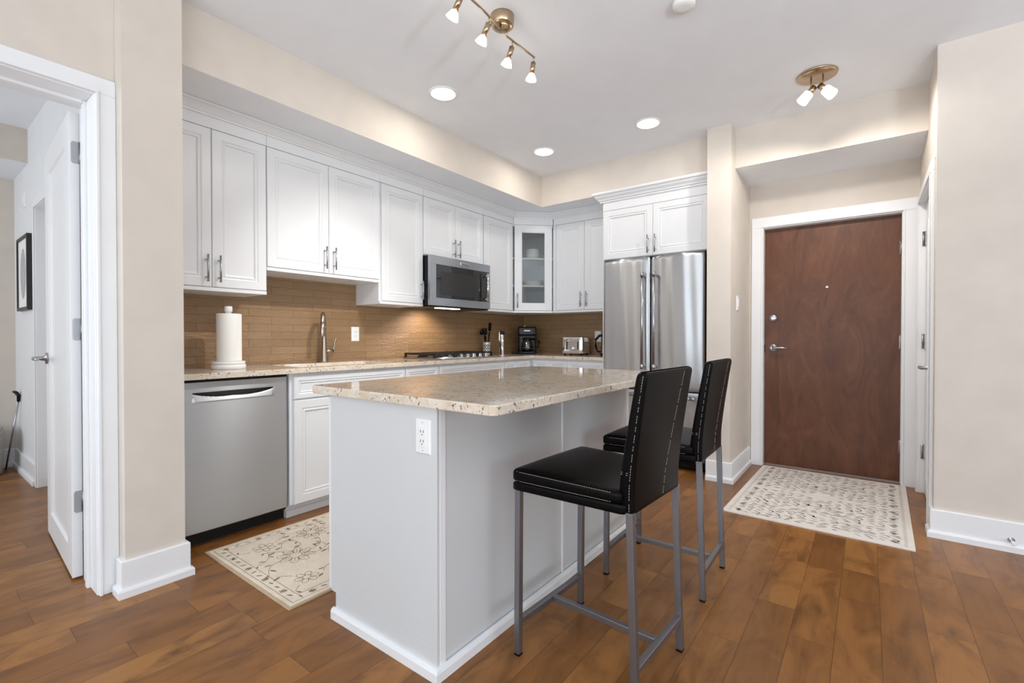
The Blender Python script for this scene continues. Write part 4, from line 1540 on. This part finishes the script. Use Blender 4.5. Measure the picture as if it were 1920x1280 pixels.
def make_stool(loc, rz, label):
    t = thing('bar_stool', label, 'bar stool', (loc[0], loc[1], 0), rz, group='black leather bar stools at the island')
    wf, wr, d = 0.207, 0.180, 0.430
    hl = 0.011
    legs = [((0, -wf), (0.004, -wf)), ((0, wf), (0.004, wf)), ((d, -wr), (d - 0.018, -wr)), ((d, wr), (d - 0.018, wr))]
    for (x, y), (x2, y2) in legs:
        b = NB()
        bot = [b.verts.new((x + i, y + j, 0.008)) for i, j in ((-hl, -hl), (hl, -hl), (hl, hl), (-hl, hl))]
        top = [b.verts.new((x2 + i, y2 + j, 0.592)) for i, j in ((-hl, -hl), (hl, -hl), (hl, hl), (-hl, hl))]
        b.faces.new(list(reversed(bot))); b.faces.new(top)
        for k in range(4):
            b.faces.new((bot[k], bot[(k + 1) % 4], top[(k + 1) % 4], top[k]))
        lg = obj('leg', b, 'legmetal', t, 0.0015, local=True)
        b = NB(); bx(b, x - hl, x + hl, y - hl, y + hl, 0, 0.008)
        obj('foot_cap', b, 'black', lg, 0.001, local=True)
    zf = 0.118
    for (a, c) in (((0, -wf + hl, zf), (0, wf - hl, zf)), ((d - 0.003, -wr + hl, zf), (d - 0.003, wr - hl, zf)), ((hl, 0, zf), (d - hl - 0.003, 0, zf))):
        b = NB(); tube(b, [a, c], 0.0105, square=True)
        obj('footrest_bar', b, 'legmetal', t, 0.0015, local=True)
    # seat base
    b = NB(); softbox(b, (0.195, 0, 0.600), (0.415, 0.452, 0.034), 0.010, 8)
    for v in b.verts:
        k = max(0, v.co.x) / 0.43
        v.co.y *= 1 - 0.13 * k
    sbm = obj('seat_base', b, 'leather', t, local=True)
    b = NB(); softbox(b, (0.190, 0, 0.637), (0.405, 0.458, 0.042), 0.014, 12, 0.012)
    for v in b.verts:
        k = max(0, v.co.x) / 0.43
        v.co.y *= 1 - 0.12 * k
        if v.co.z > 0.64:
            v.co.z -= 0.006 * (v.co.x / 0.4 - 0.3)
    cu = obj('seat_cushion', b, 'leather', t, local=True)
    b = NB()
    for z, e in ((0.6535, 0.0015), (0.6215, 0.0015)):
        stitches(b, [(0.36, -0.206 - e, z - (0.004 if z > 0.65 else 0)), (0.02, -0.2285 - e, z), (-0.009, -0.218, z), (-0.0135, -0.19, z), (-0.0135, 0.19, z), (-0.009, 0.218, z), (0.02, 0.2285 + e, z), (0.36, 0.206 + e, z)])
    obj('stitching', b, 'thread', cu, local=True)
    # backrest: rings of a rounded box section, leaning back towards the top
    def rear(z):
        k = max(0.0, (z - 0.66) / 0.356)
        return 0.424 + 0.046 * k ** 1.25

    def thick(z):
        return 0.052 - 0.018 * max(0, (z - 0.6) / 0.42)

    def half(z):
        return 0.184 + 0.012 * (z - 0.585) / 0.43

    def section(z, shrink=0.0):
        r = 0.013
        xr = rear(z); tk = thick(z); hw = half(z) - shrink
        x0, x1 = xr - tk + shrink, xr - shrink
        pts = []
        for (cx_, cy_, a0) in ((x0 + r, -hw + r, PI), (x1 - r, -hw + r, 1.5 * PI), (x1 - r, hw - r, 0), (x0 + r, hw - r, 0.5 * PI)):
            for k in range(5):
                a = a0 + PI / 2 * k / 4
                pts.append((cx_ + r * math.cos(a), cy_ + r * math.sin(a), z))
        # gentle crown across the middle of the long faces
        out = []
        for (x, y, zz) in pts:
            out.append((x, y, zz))
        return out
    b = NB()
    zs = [0.585, 0.588, 0.594] + [0.60 + 0.40 * k / 22 for k in range(23)] + [1.006, 1.012, 1.0155, 1.017]
    sh = [0.006, 0.002, 0] + [0] * 23 + [0.0008, 0.003, 0.007, 0.0118]
    rings = [[b.verts.new(p) for p in section(z, s)] for z, s in zip(zs, sh)]
    n = len(rings[0])
    for r0, r1 in zip(rings, rings[1:]):
        for k in range(n):
            b.faces.new((r0[k], r0[(k + 1) % n], r1[(k + 1) % n], r1[k])).smooth = True
    b.faces.new(list(reversed(rings[0]))); b.faces.new(rings[-1])
    bk = obj('backrest', b, 'leather', t, local=True)
    b = NB()
    # slanting seam on the rear face and seams along both sides
    stitches(b, [(rear(z) + 0.0004, 0.035 + 0.075 * ((z - 0.6) / 0.41) ** 0.8, z) for z in [0.60 + 0.41 * k / 14 for k in range(15)]])
    for s in (-1, 1):
        stitches(b, [(rear(z) - thick(z) * 0.28, s * (half(z) + 0.0004), z) for z in [0.595 + 0.415 * k / 14 for k in range(15)]])
        for zz in (0.705, 0.711):
            stitches(b, [(rear(zz) - thick(zz) * 0.95, s * (half(zz) - 0.002), zz), (rear(zz) - thick(zz) * 0.7, s * (half(zz) + 0.0004), zz), (rear(zz) - thick(zz) * 0.28, s * (half(zz) + 0.0004), zz)], 0.009)
    obj('stitching', b, 'thread', bk, local=True)
    return t


make_stool((-0.969, 1.543), -0.051, 'black leather bar stool nearer the camera, cream stitching')
make_stool((-0.986, 2.251), 0.017, 'black leather bar stool nearer the refrigerator, partly hidden')


# ------------------------------------------------------------------ rugs
def ribbon(bm, pts, w, z, mi=1, closed=False):
    pts = [Vector(p) for p in pts]
    n = len(pts)
    L, R_ = [], []
    for i in range(n):
        a = pts[i - 1] if (i > 0 or closed) else pts[i]
        c = pts[(i + 1) % n] if (i < n - 1 or closed) else pts[i]
        d = (c - a)
        if d.length < 1e-9:
            d = Vector((1, 0))
        d.normalize()
        nn = Vector((-d.y, d.x)) * w / 2
        L.append(bm.verts.new((pts[i].x + nn.x, pts[i].y + nn.y, z)))
        R_.append(bm.verts.new((pts[i].x - nn.x, pts[i].y - nn.y, z)))
    for i in range(n if closed else n - 1):
        j = (i + 1) % n
        bm.faces.new((L[i], L[j], R_[j], R_[i])).material_index = mi


def blob(bm, cx_, cy_, l, w, ang, z, mi=1, n=10, wob=None):
    ca, sa = math.cos(ang), math.sin(ang)
    vs = []
    for k in range(n):
        a = 2 * PI * k / n
        rr = 1.0 if wob is None else 1 + wob.uniform(-0.3, 0.3)
        x, y = l / 2 * math.cos(a) * rr, w / 2 * math.sin(a) * abs(math.sin(a)) ** 0.2 * rr
        vs.append(bm.verts.new((cx_ + ca * x - sa * y, cy_ + sa * x + ca * y, z)))
    bm.faces.new(vs).material_index = mi


def rug_slab(bm, x0, x1, y0, y1, t, edge=0.012):
    bx(bm, x0 + edge, x1 - edge, y0 + edge, y1 - edge, 0.0005, t, 0)
    for a, c, e, g in ((x0, x1, y0, y0 + edge), (x0, x1, y1 - edge, y1), (x0, x0 + edge, y0 + edge, y1 - edge), (x1 - edge, x1, y0 + edge, y1 - edge)):
        bx(bm, a, c, e, g, 0.0005, t * 0.95, 2)


rnd = random.Random(5)
b = NB()
kx0, kx1, ky0, ky1, kt_ = -2.732, -1.885, 0.985, 2.38, 0.008
rug_slab(b, kx0, kx1, ky0, ky1, kt_, 0.013)
zr = kt_ + 0.0006
inside = lambda x, y, m=0.0: kx0 + m < x < kx1 - m and ky0 + m < y < ky1 - m


def rect_line(ins, w):
    c = [(kx0 + ins, ky0 + ins), (kx1 - ins, ky0 + ins), (kx1 - ins, ky1 - ins), (kx0 + ins, ky1 - ins)]
    for i in range(4):
        ribbon(b, [c[i], c[(i + 1) % 4]], w, zr)


rect_line(0.032, 0.0022); rect_line(0.078, 0.0022)


def flower(cx_, cy_, r, n, rot, w=0.0026):
    for k in range(n):
        a = rot + 2 * PI * k / n
        pts = []
        for q in range(9):
            s = q / 8
            ang = a + (s - 0.5) * 2 * PI / n * 0.95
            rr = r * (0.38 + 0.62 * math.sin(PI * s) ** 0.6)
            pts.append((cx_ + rr * math.cos(ang), cy_ + rr * math.sin(ang)))
        ribbon(b, pts, w, zr)
    ring = [(cx_ + r * 0.34 * math.cos(2 * PI * k / 14), cy_ + r * 0.34 * math.sin(2 * PI * k / 14)) for k in range(14)]
    ribbon(b, ring, w, zr, closed=True)
    if r > 0.06:
        for rr in (0.5, 0.68):
            for k in range(n * 2):
                a = rot + PI * k / n
                blob(b, cx_ + r * rr * math.cos(a), cy_ + r * rr * math.sin(a), r * 0.16, 0.004, a, zr)


def vine(x, y, ang, n, curl):
    pts = []
    for k in range(n):
        pts.append((x, y))
        x += 0.018 * math.cos(ang); y += 0.018 * math.sin(ang)
        ang += curl + rnd.uniform(-0.12, 0.12)
        if not inside(x, y, 0.085):
            break
        if k % 3 == 2:
            s = rnd.choice((-1, 1))
            la = ang + s * 0.9
            l = rnd.uniform(0.024, 0.042)
            blob(b, x + l * 0.6 * math.cos(la), y + l * 0.6 * math.sin(la), l, l * 0.34, la, zr, n=8)
    if len(pts) > 2:
        ribbon(b, pts, 0.0024, zr)


for gy_ in range(5):
    for gx_ in range(3):
        cx_ = kx0 + 0.19 + gx_ * 0.235 + rnd.uniform(-0.02, 0.02)
        cy_ = ky0 + 0.20 + gy_ * 0.25 + (0.08 if gx_ % 2 else 0) + rnd.uniform(-0.02, 0.02)
        if not inside(cx_, cy_, 0.1):
            continue
        flower(cx_, cy_, (0.082 if (gx_ + gy_) % 2 else 0.052) * rnd.uniform(0.9, 1.1), 8 if (gx_ + gy_) % 2 else 6, rnd.uniform(0, 1))
        for q in range(4):
            a = rnd.uniform(0, 2 * PI)
            vine(cx_ + 0.07 * math.cos(a), cy_ + 0.07 * math.sin(a), a, rnd.randint(6, 12), rnd.choice((-1, 1)) * rnd.uniform(0.1, 0.3))
# border sprigs
per = [(kx0 + 0.055, y_) for y_ in [ky0 + 0.08 + 0.055 * k for k in range(23)]] + [(kx1 - 0.055, y_) for y_ in [ky0 + 0.08 + 0.055 * k for k in range(23)]]
per += [(x_, ky0 + 0.055) for x_ in [kx0 + 0.09 + 0.055 * k for k in range(13)]] + [(x_, ky1 - 0.055) for x_ in [kx0 + 0.09 + 0.055 * k for k in range(13)]]
for i, (x, y) in enumerate(per):
    blob(b, x, y, 0.03, 0.009, rnd.uniform(0, PI), zr)
    if i % 3 == 0:
        flower(x, y, 0.016, 5, 0.2, 0.002)
tag(obj('kitchen_rug', b, ['rugcream', 'rugline', 'rugtan'], None), 'cream rug with brown floral pattern between dishwasher and island', 'rug')

rnd = random.Random(11)
b = NB()
ex0, ex1, ey0, ey1, et = -0.475, 0.475, -0.675, 0.675, 0.008
rug_slab(b, ex0, ex1, ey0, ey1, et, 0.022)
zr = et + 0.0006
nx, nyy = 15, 34
for j in range(nyy // 2):
    for i in range(nx):
        u = (i + 0.5) / nx
        x = ex0 + 0.05 + (ex1 - ex0 - 0.10) * u + rnd.uniform(-0.012, 0.012)
        y = 0.018 + (ey1 - 0.06) * (j + 0.5) / (nyy // 2) + rnd.uniform(-0.008, 0.008)
        ed = abs(u - 0.5) * 2
        if rnd.random() > 0.80 + 0.2 * ed:
            continue
        wave = 0.75 * math.sin(7 * u + 0.9 * j)
        l = rnd.uniform(0.034, 0.074) * (0.75 if ed > 0.75 else 1)
        w = rnd.uniform(0.009, 0.016)
        kind = rnd.random()
        for s in (1, -1):
            if kind < 0.14:
                blob(b, x, s * y, l * 0.9, 0.026, 0.15 * s, zr, n=4)
            else:
                blob(b, x, s * y, l, w, s * (wave + rnd.uniform(-0.25, 0.25)), zr, n=9)
                if kind > 0.65:
                    blob(b, x + 0.012, s * (y + 0.012), l * 0.6, w * 0.8, s * (wave + 0.9), zr, n=8)
for s in (-1, 1):
    for k in range(52):
        blob(b, s * (ex1 - 0.036), ey0 + 0.03 + k * (ey1 - ey0 - 0.06) / 51, 0.020, 0.009, 0, zr, n=6)
    for k in range(10):
        blob(b, s * (ex1 - 0.085), ey0 + 0.07 + k * 0.135, 0.046, 0.05, 0, zr, n=4)
er = obj('entry_rug', b, ['ruggrey', 'rugmotif', 'rugedge'], None, local=True)
er.location = (-0.258, 3.905, 0)
er.rotation_euler = (0, 0, -0.018)
tag(er, 'pale grey patterned rug on the floor before the entry door', 'rug')


# ------------------------------------------------------------------ ceiling lights
def downlight(x, y, label, power):
    t = thing('recessed_light', label, 'ceiling light', (x, y, ZC), group='recessed ceiling lights')
    b = NB(); lathe(b, [(0.098, ZC), (0.098, ZC - 0.003), (0.092, ZC - 0.006), (0.080, ZC - 0.005)], Matrix.Translation((x, y, 0)), 40)
    obj('trim_ring', b, 'plastic', t)
    b = NB(); lathe(b, [(0.080, ZC - 0.0045), (0.079, ZC - 0.0075), (0.06, ZC - 0.009), (0.002, ZC - 0.010)], Matrix.Translation((x, y, 0)), 40)
    obj('lens', b, 'lens', t)
    light('downlight_lamp', 'AREA', (x, y, ZC - 0.014), power, (1.0, 0.93, 0.83), (0, 0, 0), shape='DISK', size=0.15)


downlight(-2.275, 2.255, 'round recessed ceiling light above the worktop edge by the sink', 3.5)
downlight(-2.28, 3.49, 'round recessed ceiling light near the soffit corner', 3.5)
downlight(-1.347, 3.506, 'round recessed ceiling light in front of the refrigerator', 1.8)

# four-spot track light
tx0, ty0 = -1.49, 1.895
tr = thing('track_light', 'champagne metal ceiling light with four small spot heads', 'ceiling light', (tx0, ty0, ZC))
b = NB(); lathe(b, [(0.030, ZC - 0.058), (0.050, ZC - 0.056), (0.058, ZC - 0.048), (0.060, ZC - 0.006), (0.060, ZC - 0.0005)], Matrix.Translation((tx0, ty0, 0)), 40)
obj('canopy', b, 'bronze', tr)
zb = ZC - 0.085
b = NB(); tube(b, [(tx0 + 0.005, ty0 - 0.02, ZC - 0.057), (tx0 + 0.012, ty0 - 0.035, zb), (tx0 + 0.03, ty0 - 0.17, zb), (tx0 + 0.04, ty0 - 0.36, zb)], 0.0055, 10)
obj('arm', b, 'bronze', tr)
b = NB(); tube(b, [(tx0, ty0 + 0.02, ZC - 0.057), (tx0 + 0.002, ty0 + 0.04, zb), (tx0 + 0.006, ty0 + 0.13, zb), (tx0 + 0.012, ty0 + 0.265, zb), (tx0 + 0.012, ty0 + 0.272, zb)], 0.0055, 10)
obj('arm', b, 'bronze', tr)
WARM = (1.0, 0.95, 0.88)
for (hx_, hy_, dx_, dy_, pw) in ((tx0 + 0.04, ty0 - 0.345, -0.62, 0.02, 4), (tx0 + 0.026, ty0 - 0.135, -0.58, 0.04, 5), (tx0 + 0.004, ty0 + 0.08, -0.40, 0.04, 105), (tx0 + 0.012, ty0 + 0.262, -0.16, 0.02, 4)):
    d = Vector((dx_, dy_, -0.8)).normalized()
    p = Vector((hx_, hy_, zb))
    q = p + Vector((0, 0, -0.026))
    b = NB(); tube(b, [p, q], 0.0038, 8)
    tube(b, [q, q + d * 0.012], 0.0055, 10)
    tube(b, [q + d * 0.006, q + d * 0.064], 0.0135, 20)
    hd = obj('spot_head', b, 'legmetal' if False else 'bronze', tr)
    # bulb: flared reflector
    zax = -d
    xax = zax.cross(Vector((0, 1, 0))).normalized(); yax = zax.cross(xax)
    TT = Matrix.Identity(4)
    e = q + d * 0.064
    for i in range(3):
        TT[i][0], TT[i][1], TT[i][2], TT[i][3] = xax[i], yax[i], zax[i], e[i]
    b = NB(); lathe(b, [(0.002, -0.040), (0.018, -0.040), (0.0295, -0.036), (0.029, -0.030), (0.017, -0.005), (0.013, 0.0)], TT, 24)
    obj('bulb', b, 'bulb', hd)
    lo = light('track_lamp', 'SPOT', e + d * 0.045, pw, WARM, (0, 0, 0), spot_size=math.radians(58 if pw > 20 else 125), spot_blend=1.0 if pw > 20 else 0.5, shadow_soft_size=0.016)
    aim = Vector((-1.9, -0.15, -1.75)) if pw > 20 else Vector((d.x * 1.25, d.y, d.z))
    lo.rotation_euler = aim.to_track_quat('-Z', 'Y').to_euler()

# two-shade entry light
ex_, ey_ = -0.262, 3.485
en = thing('ceiling_spot_light', 'champagne ceiling light with two frosted glass shades near the entry', 'ceiling light', (ex_, ey_, ZC))
b = NB(); lathe(b, [(0.002, ZC - 0.016), (0.095, ZC - 0.016), (0.108, ZC - 0.012), (0.110, ZC - 0.004), (0.106, ZC - 0.0005)], Matrix.Translation((ex_, ey_, 0)), 48)
obj('ceiling_plate', b, 'bronze', en)
for (sx, dxx, dyy) in ((-0.035, -0.62, -0.1), (0.035, 0.62, -0.1)):
    p = Vector((ex_ - sx * 0.9, ey_ + 0.005, ZC - 0.016))
    q = p + Vector((0, 0, -0.075))
    d = Vector((dxx, dyy, -0.75)).normalized()
    p.x, q.x = ex_ + sx * 0.9, ex_ + sx * 0.9
    b = NB(); tube(b, [p, q], 0.0045, 10)
    c0 = q - d * 0.028
    tube(b, [c0, q + d * 0.016], 0.018, 20)
    am = obj('arm', b, 'bronze', en)
    b = NB(); tube(b, [q + d * 0.014, q + d * 0.018, q + d * 0.078, q + d * 0.082], [0.026, 0.029, 0.034, 0.031], 28)
    obj('glass_shade', b, 'frost', am)
    le = light('entry_lamp', 'SPOT', q + d * 0.11, 25.0, (1.0, 0.95, 0.88), spot_size=math.radians(150), spot_blend=0.6, shadow_soft_size=0.03)
    le.rotation_euler = Vector((d.x * 0.5, 0.25, -1)).to_track_quat('-Z', 'Y').to_euler()

b = NB(); lathe(b, [(0.02, ZC - 0.036), (0.046, ZC - 0.034), (0.052, ZC - 0.026), (0.054, ZC - 0.001)], Matrix.Translation((-0.72, 2.335, 0)), 32)
tag(obj('smoke_detector', b, 'plastic'), 'white round smoke detector at the top edge of the ceiling view', 'smoke detector')

# ------------------------------------------------------------------ right wall door stop
ds = thing('door_stop', 'small metal door stop on the right wall baseboard', 'door stop', (0.602, 3.522, 0.062))
b = NB(); T = Fr((0.602, 3.5235, 0.062), (1, 0, 0))
lathe(b, [(0.014, 0), (0.014, 0.004), (0.006, 0.007), (0.0055, 0.045)], T, 16)
obj('stem', b, 'handle', ds)
b = NB(); lathe(b, [(0.010, 0.045), (0.010, 0.058), (0.007, 0.061)], T, 16)
obj('bumper', b, 'plastic', ds)

# ------------------------------------------------------------------ bedroom things
pf = thing('framed_print', 'black framed print with a grey oval on the bedroom wall', 'picture', (-5.33, 0.665, 1.33))
b = NB()
T = Fr((-5.60, 0.681, 1.33), (1, 0, 0))
r_ = loops(b, 0.47, 0.585, [(0, 0), (0, 0.026), (0.004, 0.028), (0.024, 0.028), (0.026, 0.018)], T, cap=False)
obj('frame', b, 'frameblack', pf)
b = NB(); bx(b, 0.02, 0.45, 0.02, 0.565, 0.004, 0.018, T=T)
sh_ = obj('print', b, 'matte', pf)
b = NB()
vs = [b.verts.new(T @ Vector((0.235 + 0.12 * math.cos(2 * PI * k / 32), 0.29 + 0.20 * math.sin(2 * PI * k / 32), 0.0186))) for k in range(32)]
b.faces.new(vs)
obj('printed_oval', b, 'grayprint', sh_)

hb = thing('woven_basket', 'black and white woven basket at the end of the bedroom', 'basket', (-5.70, 0.41, 0))
b = NB(); lathe(b, [(0.155, 0.0), (0.165, 0.01), (0.175, 0.34), (0.165, 0.385), (0.158, 0.385), (0.166, 0.34), (0.155, 0.02), (0.01, 0.015)], Matrix.Translation((-5.70, 0.41, 0)), 48)
obj('body', b, 'wicker', hb)
cn = thing('walking_stick', 'thin metal stick with black grip leaning beside the basket', 'walking stick', (-5.80, 0.605, 0))
b = NB(); tube(b, [(-5.82, 0.605, 0.0), (-5.68, 0.668, 0.58)], 0.006, 10)
obj('shaft', b, 'handle', cn)
b = NB(); tube(b, [(-5.68, 0.668, 0.58), (-5.672, 0.668, 0.63), (-5.685, 0.655, 0.655), (-5.73, 0.645, 0.66)], [0.011, 0.013, 0.013, 0.010], 10)
obj('grip', b, 'black', cn)

bpy.context.view_layer.update()
